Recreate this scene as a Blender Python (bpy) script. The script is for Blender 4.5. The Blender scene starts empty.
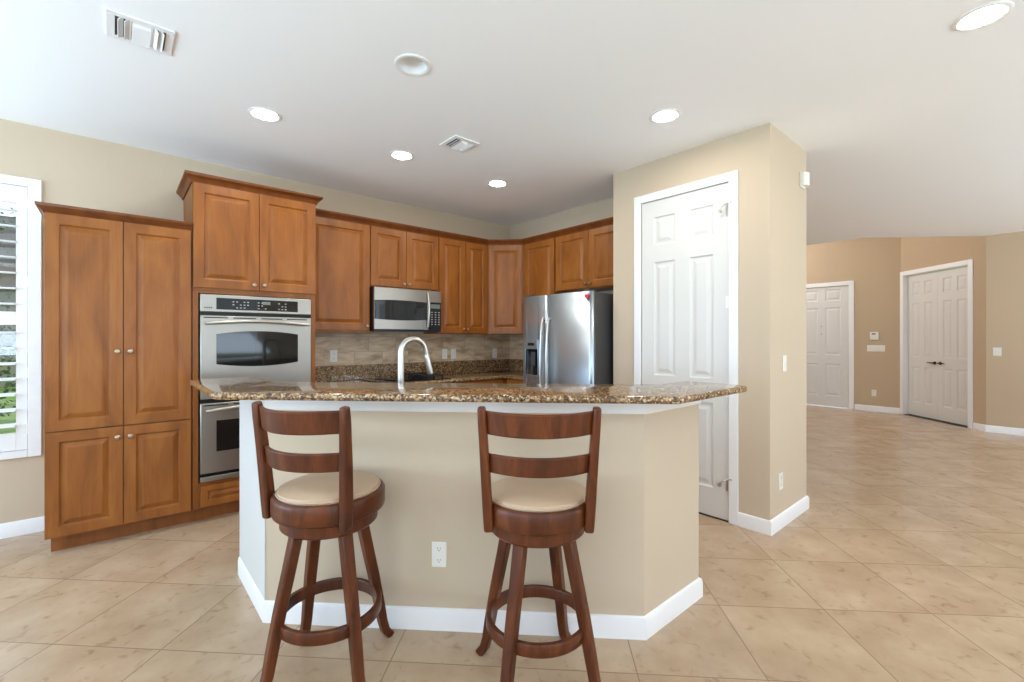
import bpy, bmesh, math, random
from mathutils import Vector, Matrix
random.seed(7)
R = math.radians
C = bpy.context.scene.collection
SC = bpy.context.scene
S2 = math.sqrt(0.5)

# ------------------------------------------------------------------ camera
cam_d = bpy.data.cameras.new('camera'); cam = bpy.data.objects.new('camera', cam_d); C.objects.link(cam)
cam.location = (0, 0, 1.335); cam.rotation_euler = (R(90), 0, R(49.0 - 90))
cam_d.sensor_width = 36.0; cam_d.lens = 455.5 / 1024 * 36.0; cam_d.shift_y = -2.7 / 1024
cam_d.clip_start = 0.05; cam_d.clip_end = 200
SC.camera = cam
# ------------------------------------------------------------------ world, exposure
SC.view_settings.view_transform = 'Standard'; SC.view_settings.look = 'None'
SC.view_settings.gamma = 1.0; SC.view_settings.use_curve_mapping = False
SC.view_settings.exposure = 0.15
SC.cycles.use_denoising = True
SC.cycles.max_bounces = 12; SC.cycles.diffuse_bounces = 8; SC.cycles.glossy_bounces = 4
SC.cycles.transparent_max_bounces = 12; SC.cycles.sample_clamp_indirect = 8.0
world = bpy.data.worlds.new('sky'); SC.world = world; world.use_nodes = True
bg = world.node_tree.nodes['Background']
bg.inputs['Color'].default_value = (0.78, 0.88, 1.0, 1); bg.inputs['Strength'].default_value = 1.6


def area(name, loc, rot, sx, sy, power, col):
    l = bpy.data.lights.new(name, 'AREA'); l.shape = 'RECTANGLE'; l.size = sx; l.size_y = sy
    l.energy = power; l.color = col
    o = bpy.data.objects.new(name, l); C.objects.link(o); o.location = loc; o.rotation_euler = rot
    return o


# daylight arriving through the glazed doors behind the camera (west and south walls) and the west nook window; foyer and north nook lamps are added
COOL = (0.66, 0.83, 1.0)
area('west_door_daylight', (-3.40, -0.6, 1.25), (R(90 + 76), 0, R(-90)), 4.4, 2.2, 222, COOL)
area('south_door_daylight', (0.2, -4.40, 1.25), (R(90 + 78), 0, R(0)), 4.8, 2.2, 245, COOL)
area('south_window_daylight', (6.4, -4.40, 1.45), (R(90 + 78), 0, R(0)), 3.4, 1.8, 385, COOL)
area('foyer_fill_light', (9.35, 4.60, 3.20), (R(90 - 20), 0, R(180)), 1.8, 0.9, 55, (1.0, 0.98, 0.95))  # added fill lamp to brighten the foyer; its wall has no window
area('nook_fill_light', (-2.92, 4.42, 1.40), (R(90), 0, R(180 + 35)), 0.85, 1.9, 24, (0.54, 0.77, 1.0))  # added lamp to brighten the island's left end
area('nook_west_daylight', (-3.40, 3.10, 1.40), (R(90 + 48), 0, R(-90)), 2.0, 1.9, 112, (0.54, 0.77, 1.0))

# ------------------------------------------------------------------ materials
def new_mat(name):
    m = bpy.data.materials.new(name); m.use_nodes = True
    nt = m.node_tree
    return m, nt, nt.nodes['Principled BSDF']


def srgb(r, g, b):
    f = lambda c: c / 12.92 if c <= 0.04045 else ((c + 0.055) / 1.055) ** 2.4
    return (f(r / 255), f(g / 255), f(b / 255), 1)


def plain(name, col, rough=0.5, metal=0.0, spec=0.5, bump=0.0, bscale=200.0):
    m, nt, b = new_mat(name)
    b.inputs['Base Color'].default_value = col; b.inputs['Roughness'].default_value = rough
    b.inputs['Metallic'].default_value = metal; b.inputs['Specular IOR Level'].default_value = spec
    tc = nt.nodes.new('ShaderNodeTexCoord'); n = nt.nodes.new('ShaderNodeTexNoise')
    n.inputs['Scale'].default_value = bscale; n.inputs['Detail'].default_value = 3
    nt.links.new(tc.outputs['Object'], n.inputs['Vector'])
    mp = nt.nodes.new('ShaderNodeMapRange')
    mp.inputs['To Min'].default_value = max(rough - 0.04, 0.0); mp.inputs['To Max'].default_value = rough + 0.04
    nt.links.new(n.outputs['Fac'], mp.inputs['Value']); nt.links.new(mp.outputs['Result'], b.inputs['Roughness'])
    if bump:
        bp = nt.nodes.new('ShaderNodeBump'); bp.inputs['Strength'].default_value = bump
        bp.inputs['Distance'].default_value = 0.002
        nt.links.new(n.outputs['Fac'], bp.inputs['Height']); nt.links.new(bp.outputs['Normal'], b.inputs['Normal'])
    return m


def wood(name, c0, c1, c2, rough=0.35, scale=1.0):
    m, nt, b = new_mat(name); N = nt.nodes; L = nt.links
    tc = N.new('ShaderNodeTexCoord'); mp = N.new('ShaderNodeMapping')
    mp.inputs['Scale'].default_value = (5 * scale, 5 * scale, 1.1 * scale)
    oi = N.new('ShaderNodeObjectInfo'); add = N.new('ShaderNodeVectorMath'); add.operation = 'ADD'
    sc = N.new('ShaderNodeVectorMath'); sc.operation = 'SCALE'; sc.inputs['Scale'].default_value = 23.0
    cb = N.new('ShaderNodeCombineXYZ')
    for k in range(3): L.new(oi.outputs['Random'], cb.inputs[k])
    L.new(cb.outputs[0], sc.inputs[0])
    L.new(tc.outputs['Object'], add.inputs[0]); L.new(sc.outputs[0], add.inputs[1]); L.new(add.outputs[0], mp.inputs['Vector'])
    n1 = N.new('ShaderNodeTexNoise'); n1.inputs['Scale'].default_value = 1.6; n1.inputs['Detail'].default_value = 6
    n1.inputs['Distortion'].default_value = 1.2
    L.new(mp.outputs[0], n1.inputs['Vector'])
    mp2 = N.new('ShaderNodeMapping'); mp2.inputs['Scale'].default_value = (90 * scale, 90 * scale, 3.0 * scale)
    L.new(add.outputs[0], mp2.inputs['Vector'])
    n2 = N.new('ShaderNodeTexNoise'); n2.inputs['Scale'].default_value = 1.5; n2.inputs['Detail'].default_value = 4
    L.new(mp2.outputs[0], n2.inputs['Vector'])
    mx = N.new('ShaderNodeMix'); mx.inputs['Factor'].default_value = 0.2
    L.new(n1.outputs['Fac'], mx.inputs[2]); L.new(n2.outputs['Fac'], mx.inputs[3])
    cr = N.new('ShaderNodeValToRGB'); e = cr.color_ramp.elements
    e[0].position = 0.30; e[0].color = c0; e[1].position = 0.72; e[1].color = c2
    k = e.new(0.5); k.color = c1
    L.new(mx.outputs[0], cr.inputs['Fac']); L.new(cr.outputs['Color'], b.inputs['Base Color'])
    b.inputs['Roughness'].default_value = rough; b.inputs['Specular IOR Level'].default_value = 0.35
    bp = N.new('ShaderNodeBump'); bp.inputs['Strength'].default_value = 0.06; bp.inputs['Distance'].default_value = 0.001
    L.new(n2.outputs['Fac'], bp.inputs['Height']); L.new(bp.outputs['Normal'], b.inputs['Normal'])
    return m


def granite(name):
    m, nt, b = new_mat(name); N = nt.nodes; L = nt.links
    tc = N.new('ShaderNodeTexCoord')
    v = N.new('ShaderNodeTexVoronoi'); v.inputs['Scale'].default_value = 125
    ns = N.new('ShaderNodeTexNoise'); ns.inputs['Scale'].default_value = 60; ns.inputs['Detail'].default_value = 4
    L.new(tc.outputs['Object'], ns.inputs['Vector'])
    mixv = N.new('ShaderNodeVectorMath'); mixv.operation = 'MULTIPLY_ADD'
    mixv.inputs[1].default_value = (0.012, 0.012, 0.012)
    L.new(ns.outputs['Color'], mixv.inputs[0]); L.new(tc.outputs['Object'], mixv.inputs[2])
    L.new(mixv.outputs[0], v.inputs['Vector'])
    sep = N.new('ShaderNodeSeparateColor'); L.new(v.outputs['Color'], sep.inputs[0])
    cr = N.new('ShaderNodeValToRGB'); cr.color_ramp.interpolation = 'CONSTANT'; e = cr.color_ramp.elements
    e[0].position = 0.0; e[0].color = srgb(70, 54, 44)
    e[1].position = 0.14; e[1].color = srgb(120, 94, 68)
    for p, c in ((0.34, srgb(170, 142, 108)), (0.52, srgb(134, 106, 80)), (0.66, srgb(202, 180, 148)), (0.82, srgb(100, 76, 60)), (0.92, srgb(220, 206, 182))):
        k = e.new(p); k.color = c
    L.new(sep.outputs[0], cr.inputs['Fac'])
    n2 = N.new('ShaderNodeTexNoise'); n2.inputs['Scale'].default_value = 7; n2.inputs['Detail'].default_value = 3
    L.new(tc.outputs['Object'], n2.inputs['Vector'])
    cr2 = N.new('ShaderNodeValToRGB'); cr2.color_ramp.elements[0].color = srgb(196, 174, 150); cr2.color_ramp.elements[1].color = srgb(255, 246, 228)
    L.new(n2.outputs['Fac'], cr2.inputs['Fac'])
    mx = N.new('ShaderNodeMix'); mx.data_type = 'RGBA'; mx.blend_type = 'MULTIPLY'; mx.inputs['Factor'].default_value = 1.0
    L.new(cr.outputs['Color'], mx.inputs[6]); L.new(cr2.outputs['Color'], mx.inputs[7])
    L.new(mx.outputs[2], b.inputs['Base Color'])
    b.inputs['Roughness'].default_value = 0.11; b.inputs['Specular IOR Level'].default_value = 0.6
    return m


def steel(name, col, rough=0.28, axis=0):
    m, nt, b = new_mat(name); N = nt.nodes; L = nt.links
    b.inputs['Base Color'].default_value = col; b.inputs['Metallic'].default_value = 1.0
    tc = N.new('ShaderNodeTexCoord'); mp = N.new('ShaderNodeMapping')
    s = [400, 400, 400]; s[axis] = 4; mp.inputs['Scale'].default_value = s
    L.new(tc.outputs['Object'], mp.inputs['Vector'])
    n = N.new('ShaderNodeTexNoise'); n.inputs['Scale'].default_value = 1.0; n.inputs['Detail'].default_value = 2
    L.new(mp.outputs[0], n.inputs['Vector'])
    mr = N.new('ShaderNodeMapRange'); mr.inputs['To Min'].default_value = rough - 0.025; mr.inputs['To Max'].default_value = rough + 0.025
    L.new(n.outputs['Fac'], mr.inputs['Value']); L.new(mr.outputs['Result'], b.inputs['Roughness'])
    return m


def tile_floor(name):
    m, nt, b = new_mat(name); N = nt.nodes; L = nt.links
    P = 0.502
    tc = N.new('ShaderNodeTexCoord'); mp = N.new('ShaderNodeMapping')
    # rotated a quarter-right-angle to the walls; phase set so that grout lines fall at s = 1.843 and t = 0.873
    mp.inputs['Rotation'].default_value = (0, 0, R(-45))
    L.new(tc.outputs['Object'], mp.inputs['Vector'])
    off = N.new('ShaderNodeVectorMath'); off.operation = 'ADD'
    # rotated frame: X = s, Y = -t
    off.inputs[1].default_value = (20 * P - 1.843, 20 * P + 0.873, 0)
    L.new(mp.outputs[0], off.inputs[0])
    br = N.new('ShaderNodeTexBrick'); br.offset = 0.0; br.squash = 1.0
    br.inputs['Scale'].default_value = 1.0; br.inputs['Mortar Size'].default_value = 0.0028
    br.inputs['Mortar Smooth'].default_value = 0.1; br.inputs['Bias'].default_value = 0.0
    br.inputs['Brick Width'].default_value = P; br.inputs['Row Height'].default_value = P
    br.inputs['Color1'].default_value = (0.0, 0, 0, 1); br.inputs['Color2'].default_value = (1, 1, 1, 1)
    br.inputs['Mortar'].default_value = (0.5, 0.5, 0.5, 1)
    L.new(off.outputs[0], br.inputs['Vector'])
    n1 = N.new('ShaderNodeTexNoise'); n1.inputs['Scale'].default_value = 3.2; n1.inputs['Detail'].default_value = 7; n1.inputs['Roughness'].default_value = 0.62
    # every tile shows another piece of stone
    vm = N.new('ShaderNodeVectorMath'); vm.operation = 'MULTIPLY_ADD'; vm.inputs[1].default_value = (7, 5, 3)
    L.new(br.outputs['Color'], vm.inputs[0]); L.new(off.outputs[0], vm.inputs[2]); L.new(vm.outputs[0], n1.inputs['Vector'])
    cr = N.new('ShaderNodeValToRGB'); e = cr.color_ramp.elements
    e[0].position = 0.28; e[0].color = srgb(168, 140, 112); e[1].position = 0.74; e[1].color = srgb(194, 170, 143)
    k = e.new(0.5); k.color = srgb(181, 155, 127)
    L.new(n1.outputs['Fac'], cr.inputs['Fac'])
    n3 = N.new('ShaderNodeTexNoise'); n3.inputs['Scale'].default_value = 16; n3.inputs['Detail'].default_value = 5; n3.inputs['Distortion'].default_value = 0.8
    L.new(vm.outputs[0], n3.inputs['Vector'])
    cr3 = N.new('ShaderNodeValToRGB'); cr3.color_ramp.elements[0].position = 0.27; cr3.color_ramp.elements[0].color = srgb(206, 190, 170)
    cr3.color_ramp.elements[1].position = 0.42; cr3.color_ramp.elements[1].color = (1, 1, 1, 1)
    L.new(n3.outputs['Fac'], cr3.inputs['Fac'])
    mu = N.new('ShaderNodeMix'); mu.data_type = 'RGBA'; mu.blend_type = 'MULTIPLY'; mu.inputs['Factor'].default_value = 0.6
    L.new(cr.outputs['Color'], mu.inputs[6]); L.new(cr3.outputs['Color'], mu.inputs[7])
    mx = N.new('ShaderNodeMix'); mx.data_type = 'RGBA'; mx.inputs[7].default_value = srgb(146, 122, 98)
    L.new(br.outputs['Fac'], mx.inputs[0]); L.new(mu.outputs[2], mx.inputs[6])
    L.new(mx.outputs[2], b.inputs['Base Color'])
    b.inputs['Roughness'].default_value = 0.24
    mr = N.new('ShaderNodeMapRange'); mr.inputs['To Min'].default_value = 0.15; mr.inputs['To Max'].default_value = 0.28
    L.new(n1.outputs['Fac'], mr.inputs['Value']); L.new(mr.outputs['Result'], b.inputs['Roughness'])
    inv = N.new('ShaderNodeMath'); inv.operation = 'SUBTRACT'; inv.inputs[0].default_value = 1.0
    L.new(br.outputs['Fac'], inv.inputs[1])
    bp = N.new('ShaderNodeBump'); bp.inputs['Strength'].default_value = 0.3; bp.inputs['Distance'].default_value = 0.002
    L.new(inv.outputs[0], bp.inputs['Height']); L.new(bp.outputs['Normal'], b.inputs['Normal'])
    return m


def splash_tile(name):
    m, nt, b = new_mat(name); N = nt.nodes; L = nt.links
    tc = N.new('ShaderNodeTexCoord'); mp = N.new('ShaderNodeMapping'); mp.inputs['Rotation'].default_value = (R(90), 0, 0)
    sp = N.new('ShaderNodeSeparateXYZ'); L.new(tc.outputs['Object'], sp.inputs[0])
    sm = N.new('ShaderNodeMath'); sm.operation = 'SUBTRACT'
    L.new(sp.outputs[0], sm.inputs[0]); L.new(sp.outputs[1], sm.inputs[1])
    cb = N.new('ShaderNodeCombineXYZ'); L.new(sm.outputs[0], cb.inputs[0]); L.new(sp.outputs[2], cb.inputs[1])
    br = N.new('ShaderNodeTexBrick'); br.offset = 0.5
    br.inputs['Scale'].default_value = 1; br.inputs['Mortar Size'].default_value = 0.0015
    br.inputs['Brick Width'].default_value = 0.30; br.inputs['Row Height'].default_value = 0.15
    br.inputs['Color1'].default_value = (0, 0, 0, 1); br.inputs['Color2'].default_value = (1, 1, 1, 1)
    L.new(cb.outputs[0], br.inputs['Vector'])
    st = N.new('ShaderNodeVectorMath'); st.operation = 'MULTIPLY'; st.inputs[1].default_value = (3.0, 9.0, 1)
    L.new(cb.outputs[0], st.inputs[0])
    vm = N.new('ShaderNodeVectorMath'); vm.operation = 'MULTIPLY_ADD'; vm.inputs[1].default_value = (9, 4, 2)
    L.new(br.outputs['Color'], vm.inputs[0]); L.new(st.outputs[0], vm.inputs[2])
    n = N.new('ShaderNodeTexNoise'); n.inputs['Scale'].default_value = 1.6; n.inputs['Detail'].default_value = 7; n.inputs['Distortion'].default_value = 0.6
    L.new(vm.outputs[0], n.inputs['Vector'])
    cr = N.new('ShaderNodeValToRGB'); e = cr.color_ramp.elements
    e[0].position = 0.3; e[0].color = srgb(164, 134, 106); e[1].position = 0.72; e[1].color = srgb(226, 204, 174)
    k = e.new(0.5); k.color = srgb(202, 178, 148)
    L.new(n.outputs['Fac'], cr.inputs['Fac'])
    mx = N.new('ShaderNodeMix'); mx.data_type = 'RGBA'; mx.inputs[7].default_value = srgb(150, 132, 114)
    L.new(br.outputs['Fac'], mx.inputs[0]); L.new(cr.outputs['Color'], mx.inputs[6]); L.new(mx.outputs[2], b.inputs['Base Color'])
    b.inputs['Roughness'].default_value = 0.4
    return m


def emit(name, col, s):
    m, nt, b = new_mat(name)
    b.inputs['Base Color'].default_value = col; b.inputs['Emission Color'].default_value = col
    b.inputs['Emission Strength'].default_value = s
    return m


def pane(name):
    m = bpy.data.materials.new(name); m.use_nodes = True; nt = m.node_tree; nt.nodes.clear()
    o = nt.nodes.new('ShaderNodeOutputMaterial'); mx = nt.nodes.new('ShaderNodeMixShader')
    t = nt.nodes.new('ShaderNodeBsdfTransparent'); t.inputs[0].default_value = (0.93, 0.96, 0.95, 1)
    g = nt.nodes.new('ShaderNodeBsdfGlossy'); g.inputs['Roughness'].default_value = 0.01
    mx.inputs[0].default_value = 0.06
    nt.links.new(t.outputs[0], mx.inputs[1]); nt.links.new(g.outputs[0], mx.inputs[2]); nt.links.new(mx.outputs[0], o.inputs[0])
    return m


def leafy(name, a, bcol):
    m, nt, b = new_mat(name)
    tc = nt.nodes.new('ShaderNodeTexCoord'); n = nt.nodes.new('ShaderNodeTexNoise'); n.inputs['Scale'].default_value = 3
    nt.links.new(tc.outputs['Object'], n.inputs['Vector'])
    cr = nt.nodes.new('ShaderNodeValToRGB'); cr.color_ramp.elements[0].color = a; cr.color_ramp.elements[1].color = bcol
    cr.color_ramp.elements[0].position = 0.35; cr.color_ramp.elements[1].position = 0.65
    nt.links.new(n.outputs['Fac'], cr.inputs['Fac']); nt.links.new(cr.outputs['Color'], b.inputs['Base Color'])
    b.inputs['Roughness'].default_value = 0.7
    return m


M = dict(
    paint=plain('tan_paint', srgb(203, 186, 164), 0.85, spec=0.2, bump=0.15, bscale=120),
    foyer=plain('foyer_paint', srgb(196, 175, 148), 0.85, spec=0.2, bump=0.15, bscale=120),
    ceil=plain('ceiling_paint', srgb(249, 250, 252), 0.95, spec=0.1, bump=0.3, bscale=90),
    trim=plain('white_trim', srgb(240, 240, 242), 0.35),
    door=plain('white_door', srgb(221, 220, 217), 0.38),
    panel=plain('white_panel', srgb(212, 212, 210), 0.5),
    plastic=plain('white_plastic', srgb(236, 234, 228), 0.35),
    floor=tile_floor('travertine_tile'),
    splash=splash_tile('backsplash_tile'),
    granite=granite('granite'),
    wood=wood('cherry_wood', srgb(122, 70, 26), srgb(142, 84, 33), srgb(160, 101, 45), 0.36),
    crown=wood('crown_wood', srgb(96, 50, 18), srgb(112, 60, 24), srgb(126, 72, 32), 0.42),  # darker than the doors: glaze, with some shading put into the colour
    toe=wood('toe_wood', srgb(120, 68, 28), srgb(138, 82, 38), srgb(154, 96, 48), 0.45),
    stool=wood('walnut_wood', srgb(58, 26, 11), srgb(86, 41, 18), srgb(114, 60, 28), 0.33, 1.6),
    leather=plain('tan_leather', srgb(186, 158, 130), 0.42, bump=0.25, bscale=260),
    steel=steel('brushed_steel', (0.37, 0.345, 0.31, 1), 0.36, 0),
    fridge=steel('fridge_steel', (0.53, 0.62, 0.71, 1), 0.36, 0),
    chrome=plain('satin_nickel', (0.56, 0.54, 0.51, 1), 0.32, 1.0),
    knob=plain('nickel_knob', (0.42, 0.33, 0.24, 1), 0.34, 1.0),
    bronze=plain('dark_bronze', (0.05, 0.042, 0.036, 1), 0.35, 0.8),
    black=plain('black_plastic', (0.008, 0.008, 0.0085, 1), 0.3, spec=0.3),
    glass=plain('black_glass', (0.010, 0.0095, 0.009, 1), 0.05, spec=0.4),
    dark=plain('dark_void', (0.02, 0.02, 0.02, 1), 0.8),
    grey=plain('dark_grey_case', (0.06, 0.06, 0.062, 1), 0.45),
    duct=plain('grey_duct', (0.16, 0.16, 0.165, 1), 0.7),
    iron=plain('cast_iron', (0.015, 0.015, 0.016, 1), 0.6),
    mark=plain('grey_print', (0.45, 0.45, 0.45, 1), 0.5),
    lcd=plain('display_grey', (0.18, 0.20, 0.19, 1), 0.2),
    red=plain('red_enamel', srgb(196, 30, 44), 0.35),
    lens=emit('lit_lens', (1.0, 0.92, 0.80, 1), 134.0),
    lensoff=plain('frosted_lens', srgb(214, 208, 200), 0.4),
    stucco=plain('stucco', srgb(150, 138, 126), 0.9),
    roof=plain('roof_shingle', srgb(84, 72, 66), 0.9, bump=0.5, bscale=20),
    lawn=leafy('lawn', srgb(96, 128, 44), srgb(150, 176, 76)),
    leaf=leafy('shrub_leaf', srgb(34, 52, 26), srgb(74, 98, 48)),
    bark=plain('bark', srgb(92, 76, 64), 0.9),
    pane=pane('window_pane'),
)


# ------------------------------------------------------------------ mesh helpers
class MB:
    def __init__(s):
        s.v = []; s.f = []; s.m = []; s.k = 0

    def mat(s, k):
        s.k = k; return s

    def add(s, vs, fs):
        n = len(s.v); s.v += [tuple(p) for p in vs]
        for f in fs: s.f.append([i + n for i in f]); s.m.append(s.k)
        return s

    def box(s, x0, y0, z0, x1, y1, z1):
        vs = [(x0, y0, z0), (x1, y0, z0), (x1, y1, z0), (x0, y1, z0), (x0, y0, z1), (x1, y0, z1), (x1, y1, z1), (x0, y1, z1)]
        return s.add(vs, [(3, 2, 1, 0), (4, 5, 6, 7), (0, 1, 5, 4), (1, 2, 6, 5), (2, 3, 7, 6), (3, 0, 4, 7)])

    def prism(s, poly, z0, z1):
        n = len(poly)
        vs = [(x, y, z0) for x, y in poly] + [(x, y, z1) for x, y in poly]
        fs = [list(range(n))[::-1], list(range(n, 2 * n))] + [(i, (i + 1) % n, n + (i + 1) % n, n + i) for i in range(n)]
        return s.add(vs, fs)

    def loft(s, rings, closed=True, caps=True):
        n = len(rings[0]); vs = [p for r in rings for p in r]; fs = []
        for a in range(len(rings) - 1):
            for i in range(n if closed else n - 1):
                j = (i + 1) % n
                fs.append((a * n + i, a * n + j, (a + 1) * n + j, (a + 1) * n + i))
        if caps:
            fs.append(list(range(n))[::-1]); fs.append([(len(rings) - 1) * n + i for i in range(n)])
        return s.add(vs, fs)

    def lathe(s, prof, c=(0, 0, 0), axis='z', n=32, caps=True):
        rings = []
        for r, h in prof:
            ring = []
            for i in range(n):
                a = 2 * math.pi * i / n; u, w = r * math.cos(a), r * math.sin(a)
                p = {'z': (u, w, h), 'y': (u, -h, w), 'x': (h, u, w)}[axis]
                ring.append((c[0] + p[0], c[1] + p[1], c[2] + p[2]))
            rings.append(ring)
        return s.loft(rings, True, caps)

    def tube(s, pts, rad, n=12, flat=None, up=None):
        """round (or flat: (w, h) rectangular-oval) tube along pts"""
        P = [Vector(p) for p in pts]; rings = []
        prev = None
        for i, p in enumerate(P):
            t = (P[min(i + 1, len(P) - 1)] - P[max(i - 1, 0)]).normalized()
            if up is not None: a = Vector(up)
            elif prev is not None: a = prev
            else: a = Vector((0, 0, 1)) if abs(t.z) < 0.9 else Vector((1, 0, 0))
            u = (a - t * a.dot(t)).normalized(); w = t.cross(u); prev = u
            r = rad[i] if isinstance(rad, (list, tuple)) else rad
            rings.append([tuple(p + u * r * math.cos(2 * math.pi * k / n) + w * r * math.sin(2 * math.pi * k / n)) for k in range(n)])
        return s.loft(rings)

    def bar(s, pts, ws, ds, up):
        """rectangular bar along pts; widths along 'up' x tangent, depths along up"""
        P = [Vector(p) for p in pts]; rings = []
        for i, p in enumerate(P):
            t = (P[min(i + 1, len(P) - 1)] - P[max(i - 1, 0)]).normalized()
            a = Vector(up); u = (a - t * a.dot(t)).normalized(); w = t.cross(u)
            W = ws[i] if isinstance(ws, (list, tuple)) else ws; D = ds[i] if isinstance(ds, (list, tuple)) else ds
            rings.append([tuple(p + u * D / 2 * q + w * W / 2 * r) for q, r in ((1, 1), (-1, 1), (-1, -1), (1, -1))])
        return s.loft(rings)

    def sweep(s, path, prof, e0=None, e1=None, closed=False):
        """profile (o, z) offset to the right of a 2-D path, mitred"""
        P = [Vector(p) for p in path]; n = len(P); dirs = []
        nor = lambda a, b: Vector(((b - a).y, -(b - a).x)).normalized()
        for i in range(n):
            if closed or 0 < i < n - 1:
                n1 = nor(P[i - 1], P[i]); n2 = nor(P[i], P[(i + 1) % n]); d = (n1 + n2) / (1 + n1.dot(n2))
            elif i == 0: d = Vector(e0) if e0 else nor(P[0], P[1])
            else: d = Vector(e1) if e1 else nor(P[-2], P[-1])
            dirs.append(d)
        rings = [[(p.x + d.x * o, p.y + d.y * o, z) for o, z in prof] for p, d in zip(P, dirs)]
        if closed: rings.append(rings[0])
        return s.loft(rings, True, not closed)

    def build(s, name, mats, parent=None, bevel=0.0, smooth=True, seg=2, ang=35):
        me = bpy.data.meshes.new(name); me.from_pydata(s.v, [], s.f)
        if not isinstance(mats, (list, tuple)): mats = [mats]
        for m in mats: me.materials.append(m)
        for p, k in zip(me.polygons, s.m): p.material_index = k
        bm = bmesh.new(); bm.from_mesh(me)
        bmesh.ops.recalc_face_normals(bm, faces=bm.faces); bm.to_mesh(me); bm.free()
        if smooth:
            for p in me.polygons: p.use_smooth = True
            me.set_sharp_from_angle(angle=R(ang))
        o = bpy.data.objects.new(name, me); C.objects.link(o)
        if parent: o.parent = parent
        if bevel:
            b = o.modifiers.new('bevel', 'BEVEL'); b.width = bevel; b.segments = seg; b.limit_method = 'ANGLE'; b.angle_limit = R(40)
        return o


def tag(o, label, cat, group=None, kind=None):
    o['label'] = label; o['category'] = cat
    if group: o['group'] = group
    if kind: o['kind'] = kind
    return o


def thing(name, label, cat, loc=(0, 0, 0), rz=0.0, group=None, kind=None):
    o = bpy.data.objects.new(name, None); C.objects.link(o); o.empty_display_size = 0.1
    o.location = loc; o.rotation_euler = (0, 0, R(rz))
    return tag(o, label, cat, group, kind)


def grid_panels(w, h, t, xs, zs, cells, loops, mb=None):
    """a slab 0..w x 0..h, back at y=0, front at y=-t, with moulded panels in the chosen cells"""
    mb = mb or MB()
    X = [0] + list(xs) + [w]; Z = [0] + list(zs) + [h]
    e = 0.0015
    mb.add([(0, 0, 0), (w, 0, 0), (w, 0, h), (0, 0, h), (0, -t, 0), (w, -t, 0), (w, -t, h), (0, -t, h)],
           [(0, 1, 2, 3), (0, 4, 5, 1), (1, 5, 6, 2), (2, 6, 7, 3), (3, 7, 4, 0)])
    for i in range(len(X) - 1):
        for j in range(len(Z) - 1):
            a, b, c, d = X[i], X[i + 1], Z[j], Z[j + 1]
            if (i, j) not in cells:
                mb.add([(a, -t, c), (b, -t, c), (b, -t, d), (a, -t, d)], [(0, 1, 2, 3)]); continue
            rings = []
            for ins, dep in [(0, 0)] + list(loops):
                y = -t + dep
                rings.append([(a + ins, y, c + ins), (b - ins, y, c + ins), (b - ins, y, d - ins), (a + ins, y, d - ins)])
            n = len(mb.v); mb.loft(rings, True, False)
            q = n + 4 * (len(rings) - 1); mb.f.append([q, q + 1, q + 2, q + 3]); mb.m.append(mb.k)
    return mb


CAB_LOOPS = [(0.004, 0.002), (0.007, 0.0090), (0.012, 0.0110), (0.015, 0.0100), (0.038, 0.0010), (0.042, 0.0)]
DOOR_LOOPS = [(0.010, 0.009), (0.022, 0.010), (0.030, 0.0095), (0.055, 0.002)]


def weld(o):
    bm = bmesh.new(); bm.from_mesh(o.data)
    bmesh.ops.remove_doubles(bm, verts=bm.verts, dist=1e-5)
    bmesh.ops.recalc_face_normals(bm, faces=bm.faces); bm.to_mesh(o.data); bm.free()
    return o


def cab_door(parent, x0, x1, z0, z1, fr=0.060, name='door', knob=None, t=0.02):
    w, h = x1 - x0, z1 - z0
    fz = min(fr, h * 0.26)
    o = weld(grid_panels(w, h, t, (fr, w - fr), (fz, h - fz), {(1, 1)}, CAB_LOOPS).build(name, M['wood'], parent, smooth=False))
    o.location = (x0, -0.001, z0)
    b = o.modifiers.new('bevel', 'BEVEL'); b.width = 0.004; b.segments = 2; b.limit_method = 'ANGLE'; b.angle_limit = R(60)
    if knob:
        kx, kz = knob
        MB().lathe([(0.006, 0.0), (0.005, 0.010), (0.009, 0.014), (0.015, 0.019), (0.015, 0.024), (0.010, 0.029), (0.001, 0.030)],
                   (kx - x0, -t, kz - z0), 'y', 18).build('knob', M['knob'], o)
    return o


CROWN = [(-0.004, 0.0), (0.010, 0.0), (0.012, 0.010), (0.022, 0.022), (0.040, 0.042), (0.046, 0.046), (0.048, 0.064), (-0.004, 0.064)]


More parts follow.
